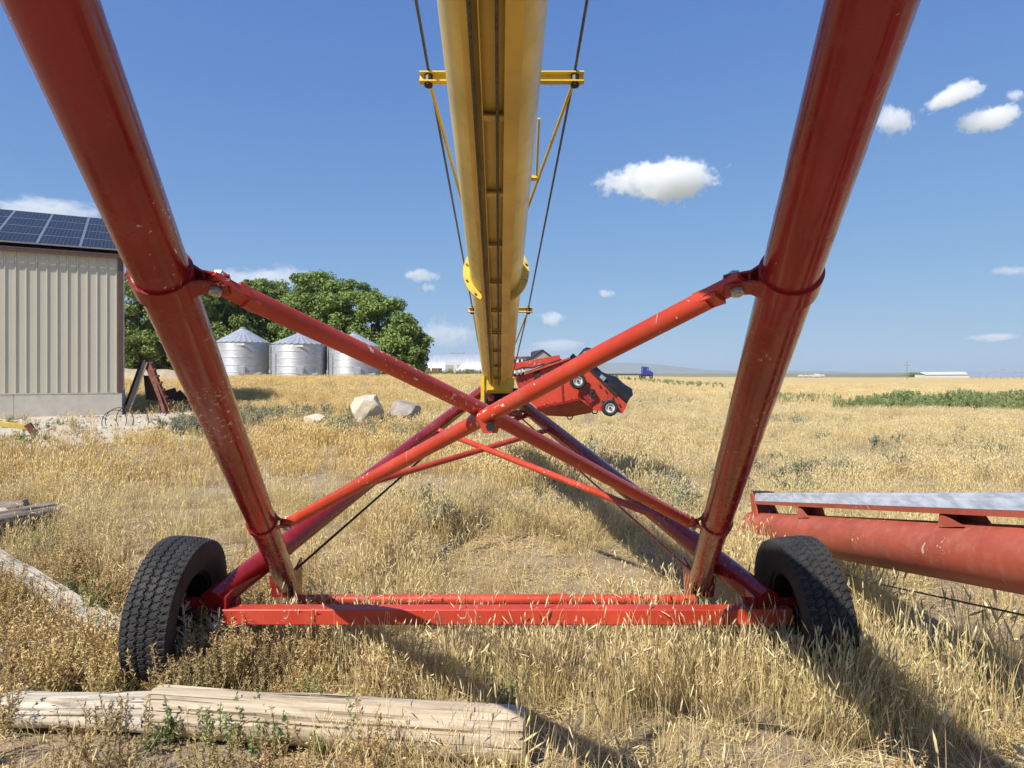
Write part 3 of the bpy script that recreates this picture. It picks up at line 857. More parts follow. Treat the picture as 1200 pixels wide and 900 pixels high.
b.prism([Wp(-.03, .005, FT - .01), Wp(-.03, -.14, FT - .01), Wp(-.03, -.14, EV), Wp(-.03, .005, EV)], WD * .03); b.build('corner_trim', M['trim'], barn, smooth=0)
b = MB(); b.prism([Wp(.1, .05, FT - .02), Wp(LW, .05, FT - .02), Wp(LW, .05, FT + .012), Wp(.1, .05, FT + .012)], -WNn * .05); b.build('base_flashing', M['siding'], barn, smooth=0)
# roof
SL = math.tan(R(22))
def Rp(s, back, up=0.0): return Wp(s, .10 - back, EV + .03 + back * SL + up)
b = MB()
b.prism([Rp(-.12, 0), Rp(LW, 0), Rp(LW, 4.95), Rp(-.12, 4.95)], Z1 * -.06)
b.prism([Rp(-.12, 4.95), Rp(LW, 4.95), Wp(LW, -6.6, EV + .9), Wp(-.12, -6.6, EV + .9)], Z1 * -.06)
roof = b.build('roof', M['roofdark'], barn, smooth=0)
b = MB(); b.prism([Wp(.02, -.08, EV - .02), Wp(.02, -4.73, EV + 4.8 * SL), Wp(.02, -6.2, EV + .9), Wp(.02, -6.2, EV - .02)], WD * .05); b.build('gable_wall', M['siding'], barn, smooth=0)
s = -.12                                              # eave closures: the scalloped edge of the roof sheets
eb = MB(); eb.sweep([(0, 0), (.24, 0), (.24, .05), (.20, .075), (.16, .05), (.04, .05)], Vector((0, 0, 0)), Vector((0, .05, 0)), Vector((1, 0, 0)), Vector((0, 0, 1)))
eme = eb.mesh('roof_sheet_edge', M['trim'], 0)
while s < LW - .3:
    o = bpy.data.objects.new('roof_sheet_edge', eme); COL.objects.link(o); o.parent = barn
    o.location = Rp(s + .243, -.055, -.085) - barn.location; o.rotation_euler = (0, 0, ang); s += .245
# solar panels
PWI, PHE = 1.03, 1.115
upv = (WNn * -1 + Z1 * SL).normalized(); nv = WD.cross(upv).normalized()
nv = nv if nv.z > 0 else -nv
pw = MB(); pw.box((0, 0, 0), (PWI - .012, PHE - .012, .035)); fme = pw.mesh('solar_panel', M['alu'], 0)
pw = MB(); pw.box((0, 0, .019), (PWI - .06, PHE - .06, .004)); cme = pw.mesh('glass', M['cells'], 0)
rotm = Matrix((-WD, upv, nv)).transposed()
for i in range(8):
    for j in range(4):
        c = Rp(0.02 + (i + .5) * PWI, 0) + upv * (0.10 + (j + .5) * PHE) + nv * 0.12
        o = bpy.data.objects.new('solar_panel', fme); COL.objects.link(o); o.parent = barn
        o.location = c - barn.location; o.rotation_euler = rotm.to_euler()
        link('glass', cme, o)

# ------------------------------------------------------------------ old implement, wood and scrap beside the barn
imp = thing('rusty_implement', 'old rusty farm implement with an upright toothed frame beside the barn corner', 'farm implement', P(172, 486, 20.6))
DI = 20.6
def I(px, py, d=0.0): return P(px, py, DI + d)
b = MB(); b.bar(I(173, 424), I(199.5, 488, -.5), .20, .16, (0, -1, 0), .01); b.build('toothed_frame', M['rust'], imp)
for k in range(7):
    t = .05 + k * .125; p = I(173, 424).lerp(I(199.5, 488, -.5), t)
    b = MB(); b.box(p + Vector((.13, -.05, .05)), (.08, .12, .05), (Vector((.8, 0, .6)), Vector((0, 1, 0)), Vector((-.6, 0, .8)))); b.build('tooth', M['rust'], imp)
b = MB(); b.bar(I(181, 446, -.2), I(195, 489, -.8), .09, .07, (0, -1, 0)); b.build('drawbar', M['rust'], imp)
b = MB(); b.bar(I(166, 424.5, .2), I(147, 478, .4), .07, .10, (0, -1, 0)); b.build('support_leg', M['rustdark'], imp)
b = MB(); b.bar(I(158, 426, .1), I(176, 424, .1), .07, .09, (0, -1, 0)); b.build('head_bar', M['rustdark'], imp)
b = MB(); b.prism([I(168, 440, .3), I(178, 442, .3), I(182, 470, .3), I(171, 468, .3)], (0, .3, 0)); b.build('gear_box', M['rustdark'], imp)
b = MB(); b.bar(I(170.5, 424, -.15), I(149, 483, -.5), .14, .035, (.3, -1, .2)); o = b.build('leaning_plank', plain('grey_plank', (.26, .22, .18), (.15, .125, .1), 7, .9, 0, .3, stretch=(1, 1, .2)), None, origin=I(149, 483, -.5))
tag(o, 'grey weathered plank leaning against the rusty implement', 'plank')
sc = thing('scrap_heap', 'low dark heap of scrap metal in the weeds right of the rusty implement', 'scrap', P(222, 478, 22.5))
random.seed(4)
for k in range(7):
    px = 208 + k * 5 + random.uniform(-3, 3); py = 466 + random.uniform(-8, 8)
    b = MB(); a = P(px, py, 22.5 + random.uniform(-.4, .4)); c = a + Vector((random.uniform(-.6, .6), random.uniform(-.4, .4), random.uniform(-.35, .1)))
    b.bar(a, c, random.uniform(.08, .2), random.uniform(.1, .35), None, .01); b.build('scrap_piece', M['rustdark'], sc)
# yellow beam and wire at the pad edge
ga = G(34, 512); gb2 = ga + Vector((-1.5, -.55, .12))
yb = thing('yellow_beam', 'yellow steel beam lying on the ground at the left picture edge', 'beam', ga)
b = MB(); b.bar(ga + Vector((0, 0, .20)), gb2 + Vector((0, 0, .36)), .09, .10, (0, 0, 1), .006); b.build('beam_bar', M['yellow'], yb)
b = MB(); b.box(ga + Vector((.05, 0, .16)), (.12, .12, .26), (Vector((.8, .3, .5)).normalized(), Vector((-.35, .94, 0)), Vector((-.5, -.2, .84)))); b.build('end_plate', M['rust'], yb)
wl = G(140, 505)
b = MB()
for r_, cx, tl in ((.30, 0, .2), (.34, .3, -.4), (.26, -.12, .7)):
    b.path([wl + Vector((cx + r_ * math.cos(a) * 1.1, r_ * math.sin(a) * .3 * tl, .12 + r_ * (.4 + math.sin(a)) )) for a in [i * .33 - .4 for i in range(13)]], .009, 5)
tag(b.build('wire_coil', M['rustdark'], None, origin=wl), 'loose loops of rusty wire on the gravel below the barn', 'wire')

# ------------------------------------------------------------------ grain bins
def bin_at(pc, wpx, ytop, yapex, ybase, d, label):
    rad = wpx / 2 * d / FPX
    c = P(pc, ybase, d); c.z = float(gz(c.x, c.y)); zt = P(pc, ytop, d).z; za = P(pc, yapex, d).z
    root = thing('grain_bin', label, 'grain bin', c, 'grain bins before the trees')
    H = zt - c.z
    pr = []
    n = 46
    for k in range(n * 2 + 1):
        pr.append((rad + (.012 if k % 2 else 0.0) + (.012 if (k // 2) % 9 == 0 else 0), -0.3 + (H + .3) * k / (2 * n)))
    b = MB(); b.lathe(pr, c, (0, 0, 1), 64); b.build('bin_wall', M['bin'], root, smooth=20)
    b = MB(); ns = 28
    vs = []; fs = []
    hr = za - zt
    for i in range(ns * 3):
        a = 2 * math.pi * i / (ns * 3)
        lift = .05 if i % 3 == 0 else 0.0
        vs.append((c.x + (rad + .09) * math.cos(a), c.y + (rad + .09) * math.sin(a), zt - .05 + lift))
        vs.append((c.x + .28 * math.cos(a), c.y + .28 * math.sin(a), za - .22 + lift * .3))
    m = ns * 3
    for i in range(m):
        j = (i + 1) % m; fs.append((2 * i, 2 * j, 2 * j + 1, 2 * i + 1))
    b.add(vs, fs); rf = b.build('bin_roof', M['bin'], root, smooth=12)
    b = MB(); b.lathe([(.30, -.25), (.32, -.12), (.2, -.02), (0, .0)], (c.x, c.y, za), (0, 0, 1), 20); b.build('roof_cap', M['galv'], rf)
    def onw(px, z, out=.03):
        dx = (px / wpx * 2) * rad
        return Vector((c.x + dx, c.y - math.sqrt(max(rad * rad - dx * dx, .01)) - out, c.z + z))
    b = MB(); p = onw(7, H - .28); b.box(p, (1.05, .05, .2)); b.build('name_plate', M['white'], root)
    b = MB(); p = onw(9, H * .20); b.box(p, (.75, .08, .85)); dr = b.build('access_door', M['bin'], root)
    b = MB(); b.box(p + Vector((0, -.06, 0)), (.58, .04, .66)); b.build('door_panel', M['galv'], dr)
    p = onw(23, .25); b = MB(); b.tube(p + Vector((-.2, 0, .0)), p + Vector((.55, -.5, .12)), .13, seg=14); b.build('unload_spout', M['galv'], root)
    p = onw(-20, H * .35, .12); b = MB(); b.tube((p.x, p.y, c.z - .1), (p.x, p.y, c.z + H * .72), .035, seg=8); b.build('probe_pipe', M['galv'], root)
    p = Vector((c.x - rad * .93, c.y - rad * .5, 0)); b = MB(); b.tube((p.x, p.y, c.z - .1), (p.x, p.y, zt - .1), .06, seg=8)
    b.box((p.x, p.y - .02, c.z + H * .18), (.2, .16, .34)); b.build('conduit_post', M['galv'], root)
bin_at(284.5, 60, 401.5, 383, 441.5, 69.5, 'galvanized grain bin nearest the barn, leftmost of the three')
bin_at(351, 63, 403.5, 388.5, 443, 68.0, 'galvanized grain bin in the middle of the row')
bin_at(415, 59, 405.5, 388.8, 443, 68.5, 'galvanized grain bin furthest from the barn, crossed by the red brace')

# dirt bank behind the barn
mc = P(190, 436, 52.0)
vs = []; fs = []
nu, nv_ = 40, 14
for j in range(nv_):
    for i in range(nu):
        u = -11 + 15 * i / (nu - 1); v = -3.5 + 7 * j / (nv_ - 1)
        h = 1.15 * math.exp(-(v / 2.0) ** 2) * (0.75 + .5 * float(vnoise(u, v, .35, 21))) * float(sstep(-11, -8, u) * (1 - sstep(0.5, 4, u))) + .25 * float(vnoise(u, v, 1.1, 22)) - .25
        x, y = mc.x + u, mc.y + v
        vs.append((x, y, float(gz(x, y)) + h)); 
for j in range(nv_ - 1):
    for i in range(nu - 1):
        a = j * nu + i; fs.append((a, a + 1, a + nu + 1, a + nu))
b = MB(); b.add(vs, fs)
o = b.build('dirt_bank', plain('dirt_bank_soil', (.50, .40, .26), (.34, .265, .165), 1.6, .95, 0, .6, bdist=.1), None, 60, fix=False)
tag(o, kind='structure')

# ------------------------------------------------------------------ boulders and stones
def stone_mesh(name, rad, seed, mat, facets=26, sub=4, rough=.06):
    import bmesh
    rnd = random.Random(seed)
    bm = bmesh.new(); bmesh.ops.create_icosphere(bm, subdivisions=sub, radius=1.0)
    cuts = []
    for _ in range(facets):
        v = Vector((rnd.gauss(0, 1), rnd.gauss(0, 1), rnd.gauss(0, 1))).normalized(); cuts.append((v, rnd.uniform(.66, .95)))
    for v in bm.verts:
        for n_, d_ in cuts:
            k = v.co.dot(n_)
            if k > d_: v.co -= n_ * (k - d_) * .96
        q = v.co * 3.1 + Vector((seed, seed, 0))
        v.co *= 1 + rough * mnoise.noise(q) + rough * .5 * mnoise.noise(q * 3)
        v.co = Vector((v.co.x * rad[0], v.co.y * rad[1], v.co.z * rad[2]))
    me = bpy.data.meshes.new(name); bm.to_mesh(me); bm.free()
    me.materials.append(mat); me.polygons.foreach_set('use_smooth', [True] * len(me.polygons)); me.set_sharp_from_angle(angle=R(24))
    return me
M['limestone'] = plain('pale_limestone', (.66, .56, .42), (.45, .37, .27), 5, .9, 0, .5, bdist=.03)
M['basalt'] = plain('grey_stone', (.42, .36, .31), (.22, .185, .16), 6, .9, 0, .5, bdist=.03)
def stone(px, py, wpx, hpx, seed, mat, label, sink=.25, depth=.8):
    g = G(px, py); d = g.y; w = wpx * d / FPX / 2; h = hpx * d / FPX / 2
    o = bpy.data.objects.new('boulder', stone_mesh('boulder', (w * 1.12, w * depth * 1.1, h * 1.2), seed, mat)); COL.objects.link(o)
    o.location = (g.x, g.y + w * depth, g.z + h * (1 - sink) )
    o.rotation_euler = (0, 0, seed * .7)
    tag(o, label, 'boulder', 'boulders in the dry grass')
stone(425, 503, 50, 41, 3, M['limestone'], 'large pale limestone boulder standing in the dry grass', .0)
stone(470, 499, 46, 30, 8, M['basalt'], 'flat dark grey boulder right of the pale boulder', .05)
stone(474, 503, 22, 13, 12, M['limestone'], 'small pale stone at the foot of the dark boulder')
stone(367, 503, 32, 15, 17, M['limestone'], 'low cream stone half hidden by weeds left of the pale boulder', -.3)
stone(345, 505, 22, 10, 23, M['basalt'], 'low grey stone at the left end of the boulder row')

# ------------------------------------------------------------------ logs and timbers
def wood(name, c1, c2, dark):
    m, nt, b = new_mat(name)
    v = coord(nt, (1.2, 16, 16), 'Object')
    n1 = noise_t(nt, v, 2.0, 7, .65, .6)
    r1 = ramp(nt, [(.30, dark), (.46, c2), (.66, c1)]); nt.links.new(n1, r1.inputs[0])
    v2 = coord(nt, (.55, 46, 46), 'Object')
    n2 = noise_t(nt, v2, 1.3, 4, .5, .5)
    cr = ramp(nt, [(.33, 0.0), (.37, 1.0)]); nt.links.new(n2, cr.inputs[0])
    c = mixc(nt, cr.outputs[0], (.035, .027, .02), r1.outputs[0])
    nt.links.new(c, b.inputs['Base Color']); b.inputs['Roughness'].default_value = .88; b.inputs['Specular IOR Level'].default_value = .25
    bump(nt, b, mth(nt, 'ADD', mth(nt, 'MULTIPLY', cr.outputs[0], .8), n1), .55, .012)
    return m
M['wood_pale'] = wood('weathered_wood', (.60, .50, .36), (.44, .355, .25), (.20, .15, .10))
M['wood_grey'] = wood('grey_driftwood', (.36, .30, .235), (.235, .195, .15), (.10, .08, .06))
M['wood_white'] = wood('bleached_wood', (.64, .57, .46), (.46, .40, .31), (.20, .16, .12))
M['wood_end'] = plain('log_end_grain', (.42, .32, .20), (.22, .16, .10), 22, .9, 0, .4)
def log(name, a, c, r0, r1, mat, label, seed, rough=.10, ragged=(0, 0), cat='log', bend=.0, flat=1.0):
    a = Vector(a); c = Vector(c); L = (c - a).length; d = (c - a).normalized()
    n = max(24, int(L / .025)); seg = 64
    vs = []; fs = []
    for i in range(n + 1):
        t = i / n; x = t * L
        for k in range(seg):
            an = 2 * math.pi * k / seg
            rr = r0 + (r1 - r0) * t
            q = Vector((x * 1.4 + seed, math.cos(an) * .9, math.sin(an) * .9))
            rr *= 1 + rough * mnoise.noise(q) + rough * .55 * mnoise.noise(Vector((x * 3.2 + seed, math.cos(an) * 2.6, math.sin(an) * 2.6)))
            crack = mnoise.noise(Vector((x * .7 + seed * 2, math.cos(an) * 6.5, math.sin(an) * 6.5)))
            if crack > .24: rr *= 1 - min(.14, (crack - .24) * .9)
            if i == 0 or i == n: rr *= .93
            xx = x
            if i == 0: xx += ragged[0] * mnoise.noise(Vector((an * 2, seed, 1)))
            if i == n: xx += ragged[1] * mnoise.noise(Vector((an * 2, seed, 5)))
            vs.append((xx, math.cos(an) * rr + bend * math.sin(t * math.pi), math.sin(an) * rr * flat))
    for i in range(n):
        for k in range(seg):
            j = (k + 1) % seg
            fs.append((i * seg + k, (i + 1) * seg + k, (i + 1) * seg + j, i * seg + j))
    b = MB(); b.add(vs, fs); b.m = 1
    b.add([vs[k] for k in range(seg)], [tuple(range(seg))]); b.add([vs[n * seg + k] for k in range(seg)], [tuple(range(seg))])
    me = b.mesh(name, [mat, M['wood_end']], 50)
    o = bpy.data.objects.new(name, me); COL.objects.link(o)
    o.location = a; o.rotation_euler = d.to_track_quat('X', 'Z').to_euler()
    return tag(o, label, cat)
def GP(px, py, up=0.0):
    g = G(px, py); return g + Vector((0, 0, up))
log('log', Vector((-1.57, 3.10, .105)), Vector((.108, 2.88, .105)), .100, .112, M['wood_pale'], 'long pale peeled log with a sawn end in the foreground', 2, .07)
log('log', Vector((-2.30, 3.16, .075)), Vector((-1.54, 3.09, .10)), .07, .085, M['wood_white'], 'short splintered bleached log at the left end of the long foreground log', 9, .26, (.2, .25))
def timber(name, pa, pb, w, h, mat, label, lift=0.0, cat='timber'):
    a = GP(*pa, up=h / 2 + lift); c = GP(*pb, up=h / 2 + lift)
    d = (c - a); L = d.length
    mb = MB(); nseg = 14
    vs = []; fs = []
    for i in range(nseg + 1):
        t = i / nseg
        for (yy, zz) in ((-1, -1), (-.2, -1), (1, -1), (1, .8), (.92, 1), (.2, 1), (-.4, 1), (-.92, 1), (-1, .8)):
            j1 = mnoise.noise(Vector((t * 6, yy * 2, zz + pa[0] * .13))) * .12
            vs.append((t * L + (mnoise.noise(Vector((yy * 3, zz * 3, pa[1] * .1 + i))) * .06 if i in (0, nseg) else 0), yy * w / 2 * (1 + j1), zz * h / 2 * (1 + j1 * 1.5)))
    m = 9
    for i in range(nseg):
        for k in range(m):
            j = (k + 1) % m; fs.append((i * m + k, (i + 1) * m + k, (i + 1) * m + j, i * m + j))
    fs += [tuple(range(m)), tuple(nseg * m + k for k in range(m - 1, -1, -1))]
    mb.add(vs, fs); me = mb.mesh(name, mat, 40)
    o = bpy.data.objects.new(name, me); COL.objects.link(o); o.location = a; o.rotation_euler = d.to_track_quat('X', 'Z').to_euler()
    return tag(o, label, cat)
timber('timber', (-30, 650), (141, 762), .16, .10, M['wood_white'], 'bleached squared timber running diagonally to the left tyre', .02)
timber('timber', (-40, 790), (84, 778), .13, .10, M['wood_grey'], 'narrow grey timber lying crosswise below the diagonal timber', .04)
log('log', GP(-70, 655, .17), GP(62, 622, .15), .155, .13, M['wood_grey'], 'thick grey weathered log entering from the left edge', 14, .16, (0, .3))
timber('timber', (-40, 612), (30, 606), .16, .06, M['wood_grey'], 'thin grey board behind the thick weathered log', .12, 'board')
timber('timber', (-20, 598), (14, 625), .12, .05, M['wood_white'], 'small pale board sticking out above the thick weathered log', .10, 'board')
# ------------------------------------------------------------------ trees
def foliage(name, dark, lite, trans=.25):
    m, nt, b = new_mat(name)
    oi = nt.nodes.new('ShaderNodeAttribute'); oi.attribute_name = 'shade'
    geo = nt.nodes.new('ShaderNodeNewGeometry')
    n1 = noise_t(nt, geo.outputs['Position'], .55, 3)
    f = mth(nt, 'ADD', mth(nt, 'MULTIPLY', oi.outputs['Fac'], .65), mth(nt, 'MULTIPLY', n1, .45), None, True)
    r1 = ramp(nt, [(.15, dark), (.85, lite)]); nt.links.new(f, r1.inputs[0])
    nt.links.new(r1.outputs[0], b.inputs['Base Color'])
    b.inputs['Roughness'].default_value = .6; b.inputs['Specular IOR Level'].default_value = .25
    tr = nt.nodes.new('ShaderNodeBsdfTranslucent'); nt.links.new(r1.outputs[0], tr.inputs[0])
    mx = nt.nodes.new('ShaderNodeMixShader'); mx.inputs[0].default_value = trans
    nt.links.new(b.outputs[0], mx.inputs[1]); nt.links.new(tr.outputs[0], mx.inputs[2])
    nt.links.new(mx.outputs[0], nt.nodes['Material Output'].inputs[0])
    return m
M['leaf'] = foliage('tree_leaves', (0.08, 0.13, 0.030), (0.30, 0.40, 0.10))
M['leaf2'] = foliage('tree_leaves_light', (0.085, 0.135, 0.033), (0.31, 0.385, 0.11))
M['bark'] = plain('bark', (.13, .10, .075), (.07, .055, .04), 6, .95, 0, .5, stretch=(1, 1, .3))

def leaf_mesh(name, pos, nrm, size, shade, mat, aspect=.7):
    """one quad per leaf"""
    n = len(pos)
    nrm = nrm / (np.linalg.norm(nrm, axis=1, keepdims=True) + 1e-9)
    rv = rng.normal(size=(n, 3)); u = np.cross(nrm, rv); u /= (np.linalg.norm(u, axis=1, keepdims=True) + 1e-9); w = np.cross(nrm, u)
    s = size[:, None]
    bendv = nrm * s * .18
    v = np.stack([pos - u * s * .5 - bendv, pos - w * s * .5 * aspect, pos + u * s * .5 - bendv, pos + w * s * .5 * aspect], 1).reshape(-1, 3)
    f = np.arange(n * 4).reshape(-1, 4)
    me = bpy.data.meshes.new(name); me.from_pydata(v.tolist(), [], f.tolist()); me.materials.append(mat)
    at = me.attributes.new('shade', 'FLOAT', 'POINT'); at.data.foreach_set('value', np.repeat(shade, 4).astype(np.float32))
    me.polygons.foreach_set('use_smooth', [True] * n)
    return me
def tree(px, ytop, d, width, label, mat, low=.05, n_cl=135, per=210, leaf=.34, seed=0):
    global rng
    rng = np.random.default_rng(100 + seed)
    g = P(px, 441, d); g.z = float(gz(g.x, g.y)); H = P(px, ytop, d).z - g.z
    root = thing('tree', label, 'tree', g, 'trees behind the grain bins')
    b = MB(); rd = random.Random(seed)
    top = g + Vector((rd.uniform(-.4, .4), rd.uniform(-.4, .4), H * .62))
    b.path([g - Vector((0, 0, .3)), g.lerp(top, .3) + Vector((rd.uniform(-.2, .2), 0, 0)), g.lerp(top, .65) + Vector((rd.uniform(-.3, .3), 0, 0)), top], [.26, .21, .15, .05], 10)
    for k in range(9):
        t = rd.uniform(.2, .85); a = g.lerp(top, t); an = rd.uniform(0, 6.28); ln = rd.uniform(.25, .42) * width
        e = a + Vector((math.cos(an) * ln, math.sin(an) * ln, ln * rd.uniform(.5, 1.1)))
        b.path([a, a.lerp(e, .5) + Vector((0, 0, .15)), e], [.09, .06, .02], 6)
    b.build('trunk', M['bark'], root)
    cl = []
    for k in range(n_cl):
        h = rng.uniform(low, 1.0); prof = math.sqrt(max(0.03, 1 - ((h - .42) / .60) ** 2)) * (0.85 + .3 * rng.uniform())
        an = rng.uniform(0, 6.283); rr = math.sqrt(rng.uniform(.15, 1)) * prof * width / 2
        cl.append((g.x + rr * math.cos(an), g.y + rr * math.sin(an), g.z + H * h * .95, rng.uniform(.55, 1.25)))
    pos, nr, sh = [], [], []
    for cx, cy, cz, cr in cl:
        q = rng.normal(size=(per, 3)); q /= np.linalg.norm(q, axis=1, keepdims=True)
        rad_ = cr * rng.uniform(.35, 1.05, size=(per, 1)) ** .6
        pp = q * rad_ * np.array([1.15, 1.15, .8]) + np.array([cx, cy, cz])
        pos.append(pp); nr.append(q * .8 + rng.normal(size=(per, 3)) * .55 + np.array([0, 0, .45])); sh.append(np.clip(rng.uniform(0, 1, per) * .6 + rng.uniform(0, .4), 0, 1))
    pos = np.concatenate(pos); nr = np.concatenate(nr); sh = np.concatenate(sh)
    keep = pos[:, 2] > g.z + .4
    pos, nr, sh = pos[keep], nr[keep], sh[keep]
    me = leaf_mesh('crown', pos - np.array(g), nr, rng.uniform(.6, 1.3, len(pos)) * leaf, sh, mat)
    o = bpy.data.objects.new('crown', me); COL.objects.link(o); o.parent = root
tree(165, 312, 82, 10.5, 'light green tree showing just right of the barn corner', M['leaf2'], seed=1)
tree(212, 330, 88, 10.5, 'dark tree behind the left lift arm', M['leaf'], seed=2)
tree(252, 327, 80, 9.5, 'tree rising over the left lift arm clamp', M['leaf2'], seed=3)
tree(296, 323, 84, 10.5, 'light green tree above the leftmost grain bin', M['leaf2'], seed=4)
tree(334, 330, 92, 11, 'dark green tree between the left and middle grain bins', M['leaf'], seed=5)
tree(368, 318, 84, 10.0, 'tallest tree, standing right behind the middle grain bin', M['leaf'], n_cl=130, seed=6)
tree(412, 327, 82, 9.5, 'broad dark tree behind the right grain bin', M['leaf'], n_cl=130, seed=7)
tree(448, 345, 80, 8.6, 'rounded tree near the right end of the grove', M['leaf'], low=.05, n_cl=115, seed=8)
tree(472, 370, 76, 5.0, 'smallest tree, at the right end of the grove', M['leaf'], low=.04, n_cl=60, seed=9)
tree(190, 345, 97, 11, 'shaded tree in the gap beside the barn, behind its neighbours', M['leaf'], low=.02, seed=10)
tree(268, 340, 97, 11, 'shaded tree behind the left grain bin and its lighter neighbours', M['leaf'], low=.02, seed=12)
rng = np.random.default_rng(11)

# ------------------------------------------------------------------ far farmstead
def far_base(px, d, sink=.0):
    p = P(px, CY, d); p.z = float(ground_height(p.x, p.y)) - sink; return p
M['quonset'] = plain('pale_corrugated_steel', (.46, .49, .53), (.37, .40, .44), .6, .45, .3, .05, stretch=(6, .3, .3))
M['greyroof'] = plain('grey_roof', (.30, .32, .34), (.22, .235, .25), 1.0, .6)
D1 = 150.0; kk = D1 / FPX
q0 = far_base(497, D1); q1 = far_base(566, D1 - 6)
qb = thing('quonset_shed', 'long pale arched steel shed beyond the trees', 'shed', q0)
ax_ = (q1 - q0).normalized(); bk = Vector((-ax_.y, ax_.x, 0)); HQ = 5.2; WQ = 13.0
prof = [(WQ / 2 * (1 - math.cos(math.pi * i / 20)), HQ * math.sin(math.pi * i / 20) ** .8) for i in range(21)]
b = MB()
ln = (q1 - q0).length; nn = 28
vs = []; fs = []
for i in range(nn + 1):
    c = q0 + ax_ * (ln * i / nn)
    for (u, h) in prof:
        s_ = 1.0 + (.006 if i % 2 else 0)
        vs.append(c + bk * (WQ / 2 + (u - WQ / 2) * s_) + Z1 * (h * s_ - .2))
m_ = 21
for i in range(nn):
    for k in range(20): fs.append((i * m_ + k, (i + 1) * m_ + k, (i + 1) * m_ + k + 1, i * m_ + k + 1))
b.add(vs, fs); b.build('arched_roof', M['quonset'], qb, smooth=30)
b = MB(); b.prism([q0 + ax_ * (ln - .1) + bk * u + Z1 * (h - .2) for u, h in prof], ax_ * .15); ew = b.build('end_wall', M['greyroof'], qb)
for k in range(6):
    p = q1 + bk * (1.6 + k * 1.6) + ax_ * .12
    b = MB(); b.box(p + Z1 * 1.3, (.7, .12, 2.2 + 1.4 * math.sin((k + .8) / 6.5 * math.pi)), (bk, ax_, Z1)); b.build('end_window', M['white'], ew)
b = MB(); c = far_base(535, D1 - 1.5); b.box(c + Z1 * 1.5, (25 * kk, 3.2, 3.3)); pc = b.build('door_bay', M['white'], qb, smooth=0)
for x, w_ in ((-8, 9), (4, 6), (10, 6)):
    b = MB(); b.box(c + Vector((x * kk, -1.65, 1.25)), (w_ * kk, .12, 2.3)); b.build('door_panel', M['quonset'], pc, smooth=0)
b = MB(); b.bar(far_base(528, D1 + 5) + Z1 * (HQ - .1), far_base(545, D1 + 5) + Z1 * (HQ - .1), .5, .35); b.build('ridge_vent', M['greyroof'], qb)
D2 = 175.0; k2 = D2 / FPX
g0 = far_base(628, D2)
gb_ = thing('gabled_barn', 'grey gabled barn with a dark end behind the red hopper', 'barn', g0)
def gp(px, py, dd=0): return P(px, py, D2 + dd)
zb = g0.z - .3
def drop(p): return Vector((p.x, p.y, zb))
e0, e1, ap = gp(618, 424), gp(652, 424), gp(636, 411.5)
b = MB(); b.prism([drop(e0), drop(e1), e1, ap, e0], (-2, 16, 0)); b.build('end_wall', M['greyroof'], gb_, smooth=0)
b = MB(); b.prism([e0 + Vector((-.6, -.4, -.3)), ap + Vector((0, -.4, .12)), ap + Vector((0, -.4, .45)), e0 + Vector((-.6, -.4, .05))], (-2, 17, 0)); b.prism([e1 + Vector((.6, -.4, -.3)), ap + Vector((0.01, -.4, .12)), ap + Vector((.01, -.4, .45)), e1 + Vector((.6, -.4, .05))], (-2, 17, 0)); b.build('gable_roof', M['steel_dark'], gb_, smooth=0)
b = MB(); w0, w1 = gp(596, 417.5, 4), gp(622, 417.5, 4); b.prism([drop(w0), drop(w1), w1, w0], (0, 10, 0)); b.build('lean_to_wall', M['white'], gb_, smooth=0)
b = MB(); b.prism([w0 + Vector((-.5, -.5, -.1)), w1 + Vector((0, -.5, -.1)), gp(622, 410.5, 12), gp(600, 410.5, 12)], (0, 0, .15)); b.build('lean_to_roof', M['quonset'], gb_, smooth=0)
for x in (603, 609, 614):
    b = MB(); p = gp(x, 427, 3.9); b.box(p, (.5, .1, 2.6)); b.build('post', M['steel_dark'], gb_)
# rusty wagons in front of the shed
for px, wpx, hp, lab in ((499.5, 9, 5.0, 'small rusty farm wagon half hidden by the grove'), (512, 11, 4.8, 'rusty red flat-bed farm wagon before the pale shed')):
    Dw = 132.0; c = far_base(px, Dw); kw = Dw / FPX
    t_ = thing('farm_wagon', lab, 'wagon', c, 'rusty wagons before the shed')
    b = MB(); b.box(c + Z1 * (.95 + hp * kw * .4), (wpx * kw, 1.8, hp * kw * .75)); b.build('wagon_box', M['rust'], t_)
    b = MB(); b.bar(c + Vector((-wpx * kw / 2, -.95, .85)), c + Vector((wpx * kw / 2 + .5, -.95, .85)), .1, .2); b.build('side_beam', M['rustdark'], t_)
    for s_ in (-.3, .3):
        b = MB(); p = c + Vector((s_ * wpx * kw, -.95, .42)); b.lathe([(.1, -.1), (.42, -.12), (.45, 0), (.42, .12), (.1, .1)], p, (0, 1, 0), 18, closed=True); b.build('wagon_wheel', M['rubber'], t_)
c = far_base(550.5, 140.0)
t_ = thing('dark_dumpster', 'small dark bin standing before the white shed door', 'dumpster', c)
b = MB(); b.prism([c + Vector((-.5, -.5, 0)), c + Vector((.5, -.5, 0)), c + Vector((.66, -.5, 1.3)), c + Vector((-.66, -.5, 1.3))], (0, 1.1, 0)); b.build('bin_body', M['canvas'], t_, smooth=0)
b = MB(); b.box(c + Vector((0, .05, 1.36)), (1.45, 1.3, .1)); b.build('bin_lid', M['steel_dark'], t_, smooth=0)

